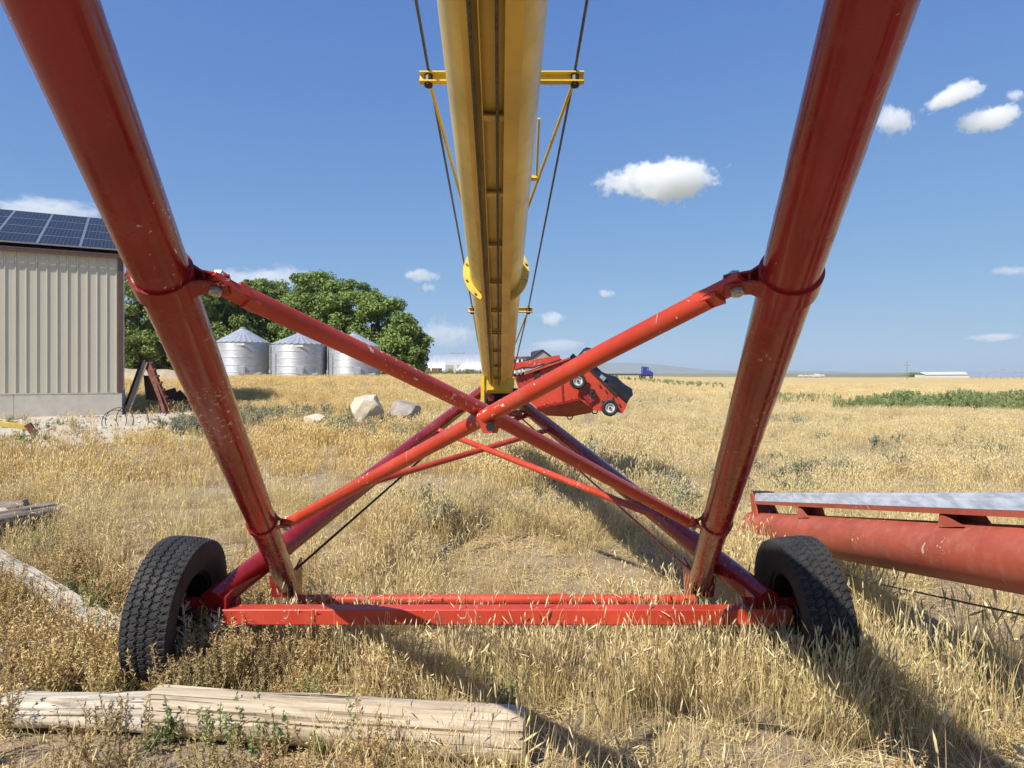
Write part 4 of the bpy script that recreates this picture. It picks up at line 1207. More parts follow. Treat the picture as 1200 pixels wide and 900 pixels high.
# blue lorry with flat trailer
M['blue'] = plain('blue_paint', (.025, .05, .30), (.02, .035, .2), 3, .35)
Dt = 190.0; kt = Dt / FPX; c = far_base(757, Dt); 
tr_ = thing('truck', 'blue highway truck with a flat trailer at the edge of the field', 'truck', c)
b = MB(); b.prism([c + Vector((-1.1, -1.2, 1.0)), c + Vector((1.25, -1.2, 1.0)), c + Vector((1.25, -1.2, 2.1)), c + Vector((.75, -1.2, 2.3)), c + Vector((.45, -1.2, 3.2)), c + Vector((-1.1, -1.2, 3.4))], (0, 2.4, 0)); cab = b.build('cab', M['blue'], tr_, smooth=0)
b = MB(); b.prism([c + Vector((.05, -1.23, 2.2)), c + Vector((.62, -1.23, 2.2)), c + Vector((.42, -1.23, 2.9)), c + Vector((.05, -1.23, 2.9))], (0, .02, 0)); b.build('side_window', M['cells'], cab, smooth=0)
b = MB(); b.box(c + Vector((1.5, 0, 1.35)), (.55, 2.1, 1.0)); b.build('bonnet', M['blue'], cab, smooth=0)
b = MB(); b.box(c + Vector((-5.6, 0, 1.25)), (9.6, 2.5, .3)); b.build('trailer_deck', M['steel_dark'], tr_, smooth=0)
b = MB(); b.box(c + Vector((-.2, 0, .85)), (3.2, .9, .3)); b.build('chassis', M['steel_dark'], tr_, smooth=0)
for x in (1.2, -.8, -1.7, -8.4, -9.4):
    b = MB(); b.lathe([(.15, -.15), (.48, -.16), (.5, 0), (.48, .16), (.15, .15)], c + Vector((x, -1.1, .5)), (0, 1, 0), 16, closed=True); b.build('truck_wheel', M['rubber'], tr_)
# far white trailers
Dh = 620.0; kh = Dh / FPX
for i, (px, w_, h_, dz_) in enumerate(((938, 4.5, 2.2, 'leftmost of the far white trailers'), (944.5, 5, 2.0, 'second far white trailer from the left'), (950.5, 4.5, 2.1, 'third far white trailer, between two others'), (957, 5, 3.2, 'tallest far white trailer, standing slightly nearer'), (963.5, 4, 2.4, 'rightmost of the far white trailers'))):
    c = far_base(px, Dh - (60 if i == 3 else 0)); c.z += 0
    t_ = thing('trailer', 'white ' + dz_.replace('white ', '') + ' on the horizon', 'trailer', c, 'white trailers on the horizon')
    b = MB(); b.box(c + Z1 * (h_ * kh / 2 + .6), (w_ * kh, 2.6, h_ * kh)); b.build('trailer_body', M['white'], t_, smooth=0)
    b = MB(); b.box(c + Z1 * .35, (w_ * kh * .7, 2.2, .7)); b.build('trailer_wheels', M['rubber'], t_, smooth=0)
# utility poles
for px, d, hp, lab in ((1063, 300, 21, 'wooden utility pole with a crossarm above the wheat field'), (1175.5, 320, 14, 'short utility pole in front of the solar array')):
    c = far_base(px, d); t_ = thing('utility_pole', lab, 'utility pole', c)
    h_ = hp * d / FPX + 0.3
    b = MB(); b.tube(c - Z1 * .3, c + Z1 * h_, .19, .13, seg=10); b.build('pole', M['wood_grey'] if px < 1100 else M['galv'], t_)
    b = MB(); b.bar(c + Vector((-1.3, 0, h_ * .74)), c + Vector((1.5, 0, h_ * .74)), .16, .18); b.build('crossarm', M['wood_grey'], t_)
    for s_ in (-1.1, 0.6, 1.3):
        b = MB(); b.tube(c + Vector((s_, 0, h_ * .74)), c + Vector((s_, 0, h_ * .74 + .35)), .07, .05, seg=8); b.build('insulator', M['white'], t_)
# long white shed and solar array at the right
c0 = far_base(1085, 520); c1_ = far_base(1136, 520); kq = 520 / FPX
t_ = thing('long_shed', 'long low white shed on the right horizon', 'shed', c0)
b = MB(); b.prism([c0 + Z1 * .0, c1_, c1_ + Z1 * 2.2, c0 + Z1 * 2.0], (0, 14, 0)); b.build('shed_wall', M['white'], t_, smooth=0)
b = MB(); b.prism([c0 + Vector((-.6, -.6, 2.1)), c1_ + Vector((.6, -.6, 2.3)), c1_ + Vector((.6, 7, 4.2)), c0 + Vector((-.6, 7, 3.9))], (0, 0, .3)); b.build('shed_roof', M['white'], t_, smooth=0)
M['array'] = plain('sky_tinted_solar_glass', (.26, .31, .38), (.18, .22, .29), .8, .3)  # pale blue-grey: the reflected sky is put into the base colour
Da = 330.0; ka = Da / FPX
for i in range(9):
    c = far_base(1140 + i * 8.2, Da)
    t_ = thing('solar_array', ['first', 'second', 'third', 'fourth', 'fifth', 'sixth', 'seventh', 'eighth', 'ninth'][i] + ' tilted solar table from the left in the far array', 'solar panels', c, 'solar tables at the right edge')
    b = MB(); b.prism([c + Vector((-1.65, -1.2, .7)), c + Vector((1.6, -1.2, .7)), c + Vector((1.6, 2.2, 3.3)), c + Vector((-1.65, 2.2, 3.3))], (0, -.04, .08)); b.build('panel_table', M['array'], t_, smooth=0)
    b = MB(); b.bar(c + Vector((-1.7, -1.22, .7)), c + Vector((-1.7, 2.2, 3.35)), .12, .12); b.build('table_frame', M['alu'], t_, smooth=0)
    b = MB(); b.tube(c - Z1 * .2, c + Vector((0, .6, 2.0)), .1, seg=8); b.build('table_post', M['galv'], t_)
# far dark tree clumps right of the pole
for i, px in enumerate((1067, 1072, 1078, 1084)):
    d = 560.0; g = far_base(px, d); root = thing('tree', ['dark bush right beside the utility pole on the horizon', 'second dark bush right of the utility pole', 'third dark bush right of the utility pole', 'dark bush at the left end of the long white shed'][i], 'tree', g, 'dark bushes on the horizon')
    b = MB(); b.tube(g, g + Z1 * 2, .25, .1, seg=6); b.build('trunk', M['bark'], root)
    q = rng.normal(size=(260, 3)) * np.array([1.6, 1.6, .9]) + np.array([0, 0, 2.0])
    q = q[q[:, 2] > .1]
    me = leaf_mesh('crown', q, rng.normal(size=q.shape) + np.array([0, 0, .4]), np.full(len(q), 1.1), rng.uniform(0, 1, len(q)), M['leaf'])
    o = bpy.data.objects.new('crown', me); COL.objects.link(o); o.parent = root

# hills on the horizon
M['hill'] = plain('dry_hills', (.20, .19, .12), (.13, .13, .08), .002, .95)
vs = []; fs = []; nh = 160
for i in range(nh):
    px = -350 + 1900 * i / (nh - 1); d = 9000.0
    h = 2.0 + 9.5 * math.exp(-((px - 742) / 75) ** 2) + 3.0 * math.exp(-((px - 640) / 90) ** 2) + 2.2 * float(vnoise(px, 0, .012, 31)) + .8 * float(vnoise(px, 0, .05, 32))
    for dd, hh in ((0, -3), (350, h * .55), (900, h), (1500, -3)):
        p = P(px, CY - hh - 1.0, d + dd); vs.append(p)
for i in range(nh - 1):
    for k in range(3): fs.append((i * 4 + k, (i + 1) * 4 + k, (i + 1) * 4 + k + 1, i * 4 + k + 1))
b = MB(); b.add(vs, fs); tag(b.build('hills', M['hill'], None, 60, fix=False), kind='structure')
# ------------------------------------------------------------------ ground cover
def straw(name, base, mid, head, alt, trans=.18, greenish=(.26, .27, .10), gfac=.25):
    """dry stems: colour runs along the stem (attribute t), differs per plant and drifts over the field"""
    m, nt, b = new_mat(name)
    at = nt.nodes.new('ShaderNodeAttribute'); at.attribute_name = 't'
    r1 = ramp(nt, [(0.0, base), (.45, mid), (.8, head)]); nt.links.new(at.outputs['Fac'], r1.inputs[0])
    oi = nt.nodes.new('ShaderNodeObjectInfo'); geo = nt.nodes.new('ShaderNodeNewGeometry')
    n1 = noise_t(nt, geo.outputs['Position'], .35, 3)
    ra = ramp(nt, [(.40, 0.0), (.62, 1.0)]); nt.links.new(n1, ra.inputs[0])
    c = mixc(nt, mth(nt, 'MULTIPLY', ra.outputs[0], .55), r1.outputs[0], alt)
    n2 = noise_t(nt, geo.outputs['Position'], .9, 3)
    gsel = ramp(nt, [(.55, 0.0), (.68, 1.0)]); nt.links.new(n2, gsel.inputs[0])
    c = mixc(nt, mth(nt, 'MULTIPLY', gsel.outputs[0], gfac), c, greenish)
    hv = nt.nodes.new('ShaderNodeHueSaturation'); nt.links.new(c, hv.inputs['Color'])
    nt.links.new(mth(nt, 'MULTIPLY_ADD', oi.outputs['Random'], .45, .75), hv.inputs['Value'])
    nt.links.new(mth(nt, 'MULTIPLY_ADD', oi.outputs['Random'], .02, .49), hv.inputs['Hue'])
    col = hv.outputs[0]
    nt.links.new(col, b.inputs['Base Color']); b.inputs['Roughness'].default_value = .6; b.inputs['Specular IOR Level'].default_value = .25
    tr = nt.nodes.new('ShaderNodeBsdfTranslucent'); nt.links.new(col, tr.inputs[0])
    mx = nt.nodes.new('ShaderNodeMixShader'); mx.inputs[0].default_value = trans
    nt.links.new(b.outputs[0], mx.inputs[1]); nt.links.new(tr.outputs[0], mx.inputs[2])
    nt.links.new(mx.outputs[0], nt.nodes['Material Output'].inputs[0])
    return m
M['straw'] = straw('dry_grass', (.44, .33, .15), (.75, .56, .24), (.84, .67, .37), (.73, .60, .32))
M['straw_gold'] = straw('golden_grass', (.46, .31, .11), (.78, .53, .17), (.88, .65, .29), (.74, .55, .24))
M['kochia'] = straw('dried_weeds', (.22, .18, .09), (.52, .36, .15), (.70, .49, .22), (.52, .40, .20), .12, (.16, .20, .07), .55)
M['greenweed'] = straw('green_weeds', (.12, .15, .06), (.21, .28, .095), (.33, .39, .15), (.35, .37, .17), .2, (.08, .13, .05), .5)
M['sage'] = straw('sage_weeds', (.16, .16, .10), (.27, .28, .18), (.37, .37, .24), (.38, .34, .20), .15, (.15, .18, .10), .5)
M['deadweed'] = plain('bleached_stems', (.50, .44, .36), (.36, .31, .25), 9, .9)

def mesh_t(name, v, f, t, mat):
    me = bpy.data.meshes.new(name); me.from_pydata([tuple(p) for p in v], [], f); me.materials.append(mat)
    at = me.attributes.new('t', 'FLOAT', 'POINT'); at.data.foreach_set('value', np.asarray(t, np.float32))
    me.polygons.foreach_set('use_smooth', [True] * len(me.polygons))
    return me
def spindle(v, f, t, a, d, L, r, rd, t0=.85, n=4):
    b0 = len(v); d = d.normalized(); q = d.orthogonal().normalized(); w = d.cross(q)
    v.append(a); t.append(t0 - .1)
    for s, k in ((.25, .9), (.6, 1.0)):
        for i in range(n):
            an = 2 * math.pi * i / n + s * 2
            v.append(a + d * (L * s) + (q * math.cos(an) + w * math.sin(an)) * r * k); t.append(t0)
    v.append(a + d * L); t.append(1.0)
    for i in range(n):
        j = (i + 1) % n
        f.append((b0, b0 + 1 + i, b0 + 1 + j)); f.append((b0 + 1 + i, b0 + 1 + n + i, b0 + 1 + n + j, b0 + 1 + j)); f.append((b0 + 1 + n + i, b0 + 1 + 2 * n, b0 + 1 + n + j))
def grass_clump(name, mat, n, h, spread, w, heads, seed, lean=.22, hr=.0055, hl=.065, segs=3):
    rd = random.Random(seed); v, f, t = [], [], []
    for _ in range(n):
        x, y = rd.gauss(0, spread), rd.gauss(0, spread)
        hh = h * rd.uniform(.5, 1.12); az = rd.uniform(0, 6.283); ln = abs(rd.gauss(0, lean)) + .03
        if rd.random() < .07: ln += .5
        dv = Vector((math.cos(az), math.sin(az), 0)); sd = rd.uniform(0, 6.283); side = Vector((math.cos(sd), math.sin(sd), 0))
        b0 = len(v)
        for k in range(segs + 1):
            s = k / segs; ww = w * (1 - .55 * s) / 2
            c = Vector((x, y, 0)) + dv * (hh * ln * s ** 1.7) + Vector((0, 0, hh * s * (1 - .25 * ln * s)))
            if k == 0: c.z = -.02
            v += [c - side * ww, c + side * ww]; t += [s * .62] * 2
        for k in range(segs): f.append((b0 + 2 * k, b0 + 2 * k + 1, b0 + 2 * k + 3, b0 + 2 * k + 2))
        if rd.random() < heads:
            top = (v[-1] + v[-2]) / 2; prev = (v[-3] + v[-4]) / 2
            dd = (top - prev).normalized() + dv * rd.uniform(0, .35) + Vector((0, 0, -.1 * rd.random()))
            spindle(v, f, t, top - dd.normalized() * .01, dd, hl * rd.uniform(.6, 1.25), hr * rd.uniform(.7, 1.2), rd)
        elif rd.random() < .5:
            v += [(v[-1] + v[-2]) / 2 + dv * .03 + Vector((0, 0, .05))]; t += [.65]; f.append((len(v) - 3, len(v) - 2, len(v) - 1))
    return mesh_t(name, v, f, t, mat)
def weed(name, mat, h, nb, nl, leaf, seed, spread=.55, up=.6, asp=.3):
    """bushy branching weed: stems plus many narrow leaves"""
    rd = random.Random(seed); v, f, t = [], [], []
    def strip(a, c, w):
        b0 = len(v); d = (c - a); s = d.cross(Vector((rd.gauss(0, 1), rd.gauss(0, 1), rd.gauss(0, 1)))).normalized() * w
        v.extend([a - s, a + s, c + s * .5, c - s * .5]); t.extend([.05, .05, .5, .5]); f.append((b0, b0 + 1, b0 + 2, b0 + 3))
    for k in range(nb):
        az = rd.uniform(0, 6.283); z0 = h * rd.uniform(0, .35); ln = h * rd.uniform(.4, .95)
        a = Vector((rd.gauss(0, .02), rd.gauss(0, .02), z0 - .01)); out = spread * rd.uniform(.15, 1.0)
        c = a + Vector((math.cos(az) * ln * out, math.sin(az) * ln * out, ln * up * rd.uniform(.6, 1.35)))
        c.z = min(c.z, h * 1.1); m_ = a.lerp(c, .55) + Vector((math.cos(az), math.sin(az), 0)) * ln * .1
        strip(a, m_, .0028); strip(m_, c, .0022)
        for j in range(nl):
            s = rd.uniform(.2, 1.05); p = (a.lerp(m_, s / .55) if s < .55 else m_.lerp(c, (s - .55) / .45))
            d = Vector((rd.gauss(0, 1), rd.gauss(0, 1), rd.gauss(.7, .8))).normalized(); L = leaf * rd.uniform(.5, 1.3)
            q = d.orthogonal().normalized(); q = (Matrix.Rotation(rd.uniform(0, 6.28), 3, d) @ q) * L * asp
            b0 = len(v); v.extend([p, p + d * L * .45 + q, p + d * L, p + d * L * .45 - q]); tt = min(1, .25 + .65 * (p.z / h) + rd.uniform(-.1, .15)); t.extend([tt - .1, tt, tt + .1, tt]); f.append((b0, b0 + 1, b0 + 2, b0 + 3))
    return mesh_t(name, v, f, t, mat)

def scatter(name, meshes, xs, ys, scl, label=None, tilt=.12, zoff=0.0):
    """one uncountable cover: points carrying plants through geometry nodes"""
    n = len(xs); zs = gz(xs, ys) + zoff
    me = bpy.data.meshes.new(name); me.from_pydata(np.stack([xs, ys, zs], 1).tolist(), [], [])
    rot = np.stack([rng.normal(0, tilt, n), rng.normal(0, tilt, n), rng.uniform(0, 6.283, n)], 1).astype(np.float32)
    a = me.attributes.new('rot', 'FLOAT_VECTOR', 'POINT'); a.data.foreach_set('vector', rot.ravel())
    a = me.attributes.new('scl', 'FLOAT', 'POINT'); a.data.foreach_set('value', np.asarray(scl, np.float32))
    a = me.attributes.new('pick', 'INT', 'POINT'); a.data.foreach_set('value', rng.integers(0, len(meshes), n).astype(np.int32))
    col = bpy.data.collections.new(name + '_plants')
    for i, m in enumerate(meshes):
        o = bpy.data.objects.new(f'{name}_plant_{i:02d}', m); col.objects.link(o)
    ng = bpy.data.node_groups.new(name, 'GeometryNodeTree')
    ng.interface.new_socket('Geometry', in_out='INPUT', socket_type='NodeSocketGeometry'); ng.interface.new_socket('Geometry', in_out='OUTPUT', socket_type='NodeSocketGeometry')
    gi = ng.nodes.new('NodeGroupInput'); go = ng.nodes.new('NodeGroupOutput')
    ci = ng.nodes.new('GeometryNodeCollectionInfo'); ci.inputs['Collection'].default_value = col; ci.inputs['Separate Children'].default_value = True; ci.inputs['Reset Children'].default_value = True
    ip = ng.nodes.new('GeometryNodeInstanceOnPoints'); ip.inputs['Pick Instance'].default_value = True
    def na(nm, ty):
        k = ng.nodes.new('GeometryNodeInputNamedAttribute'); k.data_type = ty; k.inputs['Name'].default_value = nm
        return next(s for s in k.outputs if s.enabled and s.name == 'Attribute')
    er = ng.nodes.new('FunctionNodeEulerToRotation')
    ng.links.new(na('rot', 'FLOAT_VECTOR'), er.inputs[0]); ng.links.new(er.outputs[0], ip.inputs['Rotation'])
    ng.links.new(na('scl', 'FLOAT'), ip.inputs['Scale']); ng.links.new(na('pick', 'INT'), ip.inputs['Instance Index'])
    ng.links.new(gi.outputs[0], ip.inputs['Points']); ng.links.new(ci.outputs[0], ip.inputs['Instance']); ng.links.new(ip.outputs[0], go.inputs[0])
    o = bpy.data.objects.new(name, me); COL.objects.link(o)
    md = o.modifiers.new('scatter', 'NODES'); md.node_group = ng
    tag(o, label, None, None, 'stuff')
    return o

def seg_dist(x, y, a, c):
    ax_, ay_ = a[0], a[1]; dx, dy = c[0] - ax_, c[1] - ay_
    t = np.clip(((x - ax_) * dx + (y - ay_) * dy) / (dx * dx + dy * dy), 0, 1)
    return np.hypot(x - ax_ - t * dx, y - ay_ - t * dy)
SOLIDS = [((-1.60, 3.10), (.13, 2.88), .10), ((-2.30, 3.16), (-1.54, 3.09), .08)]
for pa, pb, r_ in (((-30, 648), (141, 764), .11), ((-70, 655), (62, 622), .15)):
    a, c = G(*pa), G(*pb); SOLIDS.append(((a.x, a.y), (c.x, c.y), r_))
for px, py, r_ in ((425, 502, .65), (470, 499, .65), (367, 503, .45), (20, 510, .5)):
    a = G(px, py); SOLIDS.append(((a.x, a.y + .3), (a.x + .01, a.y + .3), r_))
SOLIDS.append(((A0.x, A0.y), (A1.x, 4.5), .10))
for s in (-1, 1): SOLIDS.append(((AX + s * 1.69, 3.45), (AX + s * 1.69, 3.95), .10))
BW = [Wp(0, .08, 0), Wp(LW, .08, 0)]
def inside_barn(x, y):
    s = (x - base.x) * WD.x + (y - base.y) * WD.y; o = (x - base.x) * WNn.x + (y - base.y) * WNn.y
    return (s > -.1) & (s < LW) & (o < .1) & (o > -DW)
def pad_mask(x, y):
    return ((x - PAD.x) / 5.2) ** 2 + ((y - PAD.y - .2) / 4.3) ** 2 + (vnoise(x, y, .8, 41) - .5) * .8
BINS = [(P(284.5, 441, 69.5)), (P(351, 441, 68)), (P(415, 441, 68.5))]
def field(y0, y1, dens, margin=.30):
    """random points over the part of the ground in view between two depths"""
    area = (y1 * y1 - y0 * y0) / 2 * (1.5 + 2 * margin) + 2.0 * (y1 - y0)
    n = int(area * dens)
    ys = np.sqrt(rng.uniform(y0 * y0, y1 * y1, n)); xs = rng.uniform(-1, 1, n) * ((.75 + margin) * ys + 1.0) + .02 * ys
    k = ~inside_barn(xs, ys)
    for a, c, r_ in SOLIDS: k &= seg_dist(xs, ys, a, c) > r_
    for bpt in BINS: k &= np.hypot(xs - bpt.x, ys - bpt.y) > 2.9
    return xs[k], ys[k]
def thin(xs, ys, prob):
    k = rng.uniform(0, 1, len(xs)) < prob
    return xs[k], ys[k]

def bare(x, y):                                       # 0 = bare soil, 1 = thick growth
    n = .6 * vnoise(x, y, .9, 51) + .4 * vnoise(x, y, 2.6, 52)
    return sstep(.40, .60, n)
def kochia_zone(x, y):                                # left foreground and in front of the axle
    px = CX + x / y * FPX
    return (1 - sstep(330, 560, px + 120 * (vnoise(x, y, 1.2, 61) - .5))) * (1 - sstep(4.6, 6.2, y + 1.2 * (vnoise(x, y, .8, 62) - .5)))

near = [grass_clump(f'grass_near_{i}', M['straw'], 26, .32, .055, .0030, .42, 200 + i, hr=.0036, hl=.06) for i in range(6)]
near += [grass_clump(f'grass_short_{i}', M['straw'], 26, .16, .06, .0030, .10, 230 + i, lean=.4) for i in range(3)]
matted = [grass_clump(f'grass_matted_{i}', M['straw'], 30, .30, .09, .0032, .25, 245 + i, lean=1.5, hr=.0034, hl=.05) for i in range(4)]
mid = [grass_clump(f'grass_mid_{i}', M['straw_gold'], 30, .27, .085, .0050, .5, 260 + i, hr=.0055, hl=.07, segs=2) for i in range(6)]
midp = [grass_clump(f'grass_pale_{i}', M['straw'], 30, .27, .085, .0050, .5, 270 + i, hr=.0055, hl=.07, segs=2) for i in range(6)]
farc = [grass_clump(f'grass_far_{i}', M['straw_gold'], 34, .28, .28, .016, .4, 290 + i, hr=.014, hl=.10, segs=1) for i in range(5)]
farp = [grass_clump(f'grass_farpale_{i}', M['straw'], 34, .28, .28, .016, .4, 310 + i, hr=.014, hl=.10, segs=1) for i in range(5)]
def gold_left(xs, ys):
    px = CX + xs / ys * FPX
    return rng.uniform(0, 1, len(xs)) < 1 - sstep(350, 750, px)

# near grass
x, y = field(1.9, 8.5, 92); x, y = thin(x, y, (.07 + .93 * bare(x, y)) * (1 - .93 * kochia_zone(x, y)))
px = CX + x / y * FPX
h = (.50 + .85 * vnoise(x, y, 1.1, 71)) * rng.uniform(.7, 1.15, len(x)) * (1 + .22 * sstep(850, 1050, px) * (1 - sstep(3.5, 6, y)))
scatter('dry_grass', near, x, y, h, 'pale dry grass with bristly seed heads round the machine')
x, y = field(1.9, 8.5, 18); x, y = thin(x, y, 1 - .6 * kochia_zone(x, y))
scatter('matted_grass', matted, x, y, rng.uniform(.5, 1.0, len(x)), 'flattened and broken dry stems between the standing grass')
# a thicker fringe under the axle, round the wheels and the second auger
xs = np.concatenate([rng.uniform(-1.4, 1.6, 260), rng.normal(1.75, .22, 90), rng.normal(2.2, .25, 240)]); ys = np.concatenate([rng.normal(3.5, .3, 260), rng.normal(3.25, .2, 90), rng.uniform(4.3, 6.6, 240)])
k = np.ones(len(xs), bool)
for a, c, r_ in SOLIDS: k &= seg_dist(xs, ys, a, c) > r_
xs, ys = xs[k], ys[k]; xs, ys = thin(xs, ys, 1 - .9 * kochia_zone(xs, ys))
scatter('fringe_grass', near[:6], xs, ys, rng.uniform(.65, 1.3, len(xs)), 'taller seed-headed grass along the axle and tyres')
# middle distance
x, y = field(8.3, 30, 30); x, y = thin(x, y, (.22 + .78 * bare(x, y)) * np.where(pad_mask(x, y) < 1, .06, 1))
g = gold_left(x, y)
hs = (.75 + .45 * vnoise(x, y, .4, 73)) * rng.uniform(.75, 1.2, len(x))
scatter('golden_meadow', mid, x[g], y[g], hs[g], 'golden dry grass of the left meadow')
scatter('pale_meadow', midp, x[~g], y[~g], hs[~g], 'pale dry grass of the right meadow')
# far
x, y = field(29, 120, 3.0, .06); x, y = thin(x, y, np.where((x > 8) & (x * .9 + y > 60), .75, .5 + .5 * vnoise(x, y, .15, 75)))
g = gold_left(x, y)
hs = rng.uniform(.6, 1.05, len(x))
scatter('far_golden_meadow', farc, x[g], y[g], hs[g], 'far golden dry grass before the grain bins', zoff=-.03)
scatter('far_pale_meadow', farp, x[~g], y[~g], hs[~g], 'far pale dry grass and wheat', zoff=-.03)

def patch(px, py, spx, spy, n):
    xs, ys = [], []
    for _ in range(n):
        g_ = G(px + random.gauss(0, spx), max(444, py + random.gauss(0, spy))); xs.append(g_.x); ys.append(g_.y)
    return np.array(xs), np.array(ys)
# dried bushy weeds of the left foreground
random.seed(12)
kw = [weed(f'kochia_{i}', M['kochia'], .32, 20, 44, .017, 400 + i, .5, .7, .16) for i in range(6)]
x, y = field(1.9, 6.2, 95); x, y = thin(x, y, kochia_zone(x, y) * (.35 + .65 * bare(x + 3, y)))
scatter('dried_weeds', kw, x, y, rng.uniform(.55, 1.15, len(x)), 'tan dried bushy weeds round the logs and left tyre')
pl = [patch(200, 800, 40, 12, 34), patch(90, 790, 50, 14, 30), patch(300, 790, 40, 12, 20)]
scatter('tyre_weeds', kw, np.concatenate([p[0] for p in pl]), np.concatenate([p[1] for p in pl]), rng.uniform(.7, 1.25, sum(len(p[0]) for p in pl)), 'tan bushy weeds hiding the foot of the left tyre')
# scattered dried weeds elsewhere
x, y = field(2.0, 16, 1.6); x, y = thin(x, y, sstep(.55, .75, vnoise(x, y, .5, 77)))
scatter('scattered_weeds', kw, x, y, rng.uniform(.5, 1.0, len(x)), 'scattered tan weeds among the grass')
# green weeds in patches
gw = [weed(f'greenweed_{i}', M['greenweed'], .22, 12, 40, .020, 430 + i, .45, .75, .22) for i in range(5)]
sg = [weed(f'sage_{i}', M['sage'], .26, 22, 40, .028, 450 + i, .75, .6, .22) for i in range(5)]
pl = [patch(110, 712, 18, 16, 26), patch(45, 640, 12, 8, 8), patch(260, 868, 80, 14, 18), patch(150, 800, 40, 10, 6), patch(20, 520, 22, 5, 26), patch(420, 880, 90, 12, 12), patch(178, 474, 9, 4, 16), patch(40, 500, 30, 4, 10)]
scatter('green_weeds', gw, np.concatenate([p[0] for p in pl]), np.concatenate([p[1] for p in pl]), rng.uniform(.5, 1.1, sum(len(p[0]) for p in pl)), 'low green weeds in patches by the logs and barn')
pl = [patch(345, 492, 32, 5, 80), patch(400, 506, 30, 5, 40), patch(465, 506, 22, 4, 24), patch(230, 506, 26, 5, 60), patch(905, 497, 34, 3, 60), patch(770, 478, 30, 4, 40), patch(790, 590, 12, 9, 20), patch(500, 622, 8, 10, 8), patch(1000, 560, 70, 12, 26), patch(700, 545, 14, 8, 16), patch(850, 455, 60, 3, 40), patch(1090, 520, 90, 14, 40), patch(290, 490, 25, 6, 60)]
scatter('sage_weeds', sg, np.concatenate([p[0] for p in pl]), np.concatenate([p[1] for p in pl]), rng.uniform(.7, 1.5, sum(len(p[0]) for p in pl)), 'grey-green sage weeds in patches across the meadow')
# tall green weeds at the wheat's edge
tg = [weed(f'tallweed_{i}', M['greenweed'], 1.0, 20, 40, .11, 470 + i, .30, .85, .22) for i in range(5)]
xs, ys, sc_ = [], [], []
for _ in range(900):
    px = 975 + 290 * random.random() ** .85; dd = random.uniform(29.5, 36); q = P(px, CY, dd)
    hgt = (.34 + .40 * float(sstep(960, 1040, px))) * random.uniform(.6, 1.15) * (0.7 + .6 * float(vnoise(px, dd * 5, .03, 81)))
    if dd < 31.5: hgt *= .7
    xs.append(q.x); ys.append(q.y); sc_.append(hgt)
for _ in range(260):
    px = random.uniform(855, 985); dd = random.uniform(38, 52); q = P(px, CY, dd); xs.append(q.x); ys.append(q.y); sc_.append(random.uniform(.18, .36))
for _ in range(260):
    px = random.gauss(790, 40); dd = random.uniform(75, 120); q = P(px, CY, dd); xs.append(q.x); ys.append(q.y); sc_.append(random.uniform(.25, .55))
scatter('tall_green_weeds', tg, np.array(xs), np.array(ys), np.array(sc_), 'tall green weeds along the edge of the wheat field')
xs, ys, sc_ = [], [], []
for _ in range(420):
    px = random.uniform(300, 600); dd = random.uniform(118, 131); q = P(px, CY, dd); xs.append(q.x); ys.append(q.y); sc_.append(random.uniform(.5, 1.3))
scatter('far_green_weeds', tg, np.array(xs), np.array(ys), np.array(sc_), 'green weeds before the pale shed')
# pebbles on the gravel pad and bare soil
pb = [stone_mesh(f'pebble_{i}', (.05, .04, .03), 60 + i, M['limestone'] if i % 2 else M['basalt'], 10, 2, .1) for i in range(4)]
x, y = field(13, 22, 9); k = pad_mask(x, y) < 1.05; x, y = x[k], y[k]
x2, y2 = field(2.0, 7, 7); x2, y2 = thin(x2, y2, 1 - bare(x2, y2))
scatter('pebbles', pb, np.concatenate([x, x2]), np.concatenate([y, y2]), np.concatenate([rng.uniform(.3, 1.6, len(x)), rng.uniform(.12, .45, len(x2))]), 'loose pebbles on the gravel and bare soil', 1.0)
# twigs and straw litter on the bare soil
lv, lf, lt = [], [], []
rdl = random.Random(5)
for _ in range(40):
    c = Vector((rdl.gauss(0, .09), rdl.gauss(0, .09), rdl.uniform(.003, .02))); an = rdl.uniform(0, 6.28); L = rdl.uniform(.03, .13); d = Vector((math.cos(an), math.sin(an), rdl.uniform(-.05, .1))); s_ = Vector((-d.y, d.x, 0)) * .0022
    b0 = len(lv); lv += [c - d * L / 2 - s_, c - d * L / 2 + s_, c + d * L / 2 + s_, c + d * L / 2 - s_]; lt += [rdl.uniform(.2, .9)] * 4; lf.append((b0, b0 + 1, b0 + 2, b0 + 3))
x, y = field(1.9, 8, 16)
scatter('straw_litter', [mesh_t('straw_litter_piece', lv, lf, lt, M['straw'])], x, y, rng.uniform(.7, 1.3, len(x)), 'fallen straw lying on the bare soil', .03, .004)

# single dead weeds by the left tyre
def dead_weed(px, py, h, seed, label):
    rd = random.Random(seed); g_ = G(px, py); b = MB()
    top = g_ + Vector((rd.uniform(-.05, .05), rd.uniform(-.05, .05), h))
    b.path([g_ - Vector((0, 0, .02)), g_.lerp(top, .5) + Vector((.015, 0, 0)), top], [.0045, .0035, .0015], 5)
    for k in range(26):
        t_ = rd.uniform(.12, .97); a = g_.lerp(top, t_); az = rd.uniform(0, 6.28); L = h * rd.uniform(.10, .28) * (1.15 - t_ * .7)
        e = a + Vector((math.cos(az) * L * .75, math.sin(az) * L * .75, L * .8)); b.path([a, a.lerp(e, .5) + Vector((0, 0, -.005)), e], [.0026, .002, .001], 4)
        for j in range(4):
            s_ = rd.uniform(.3, 1); p = a.lerp(e, s_); b.path([p, p + Vector((rd.gauss(0, .018), rd.gauss(0, .018), .02))], [.0016, .0008], 4)
    tag(b.build('dead_weed', M['deadweed'], None, origin=g_, fix=False), label, 'plant', 'bleached dead weeds by the left tyre')
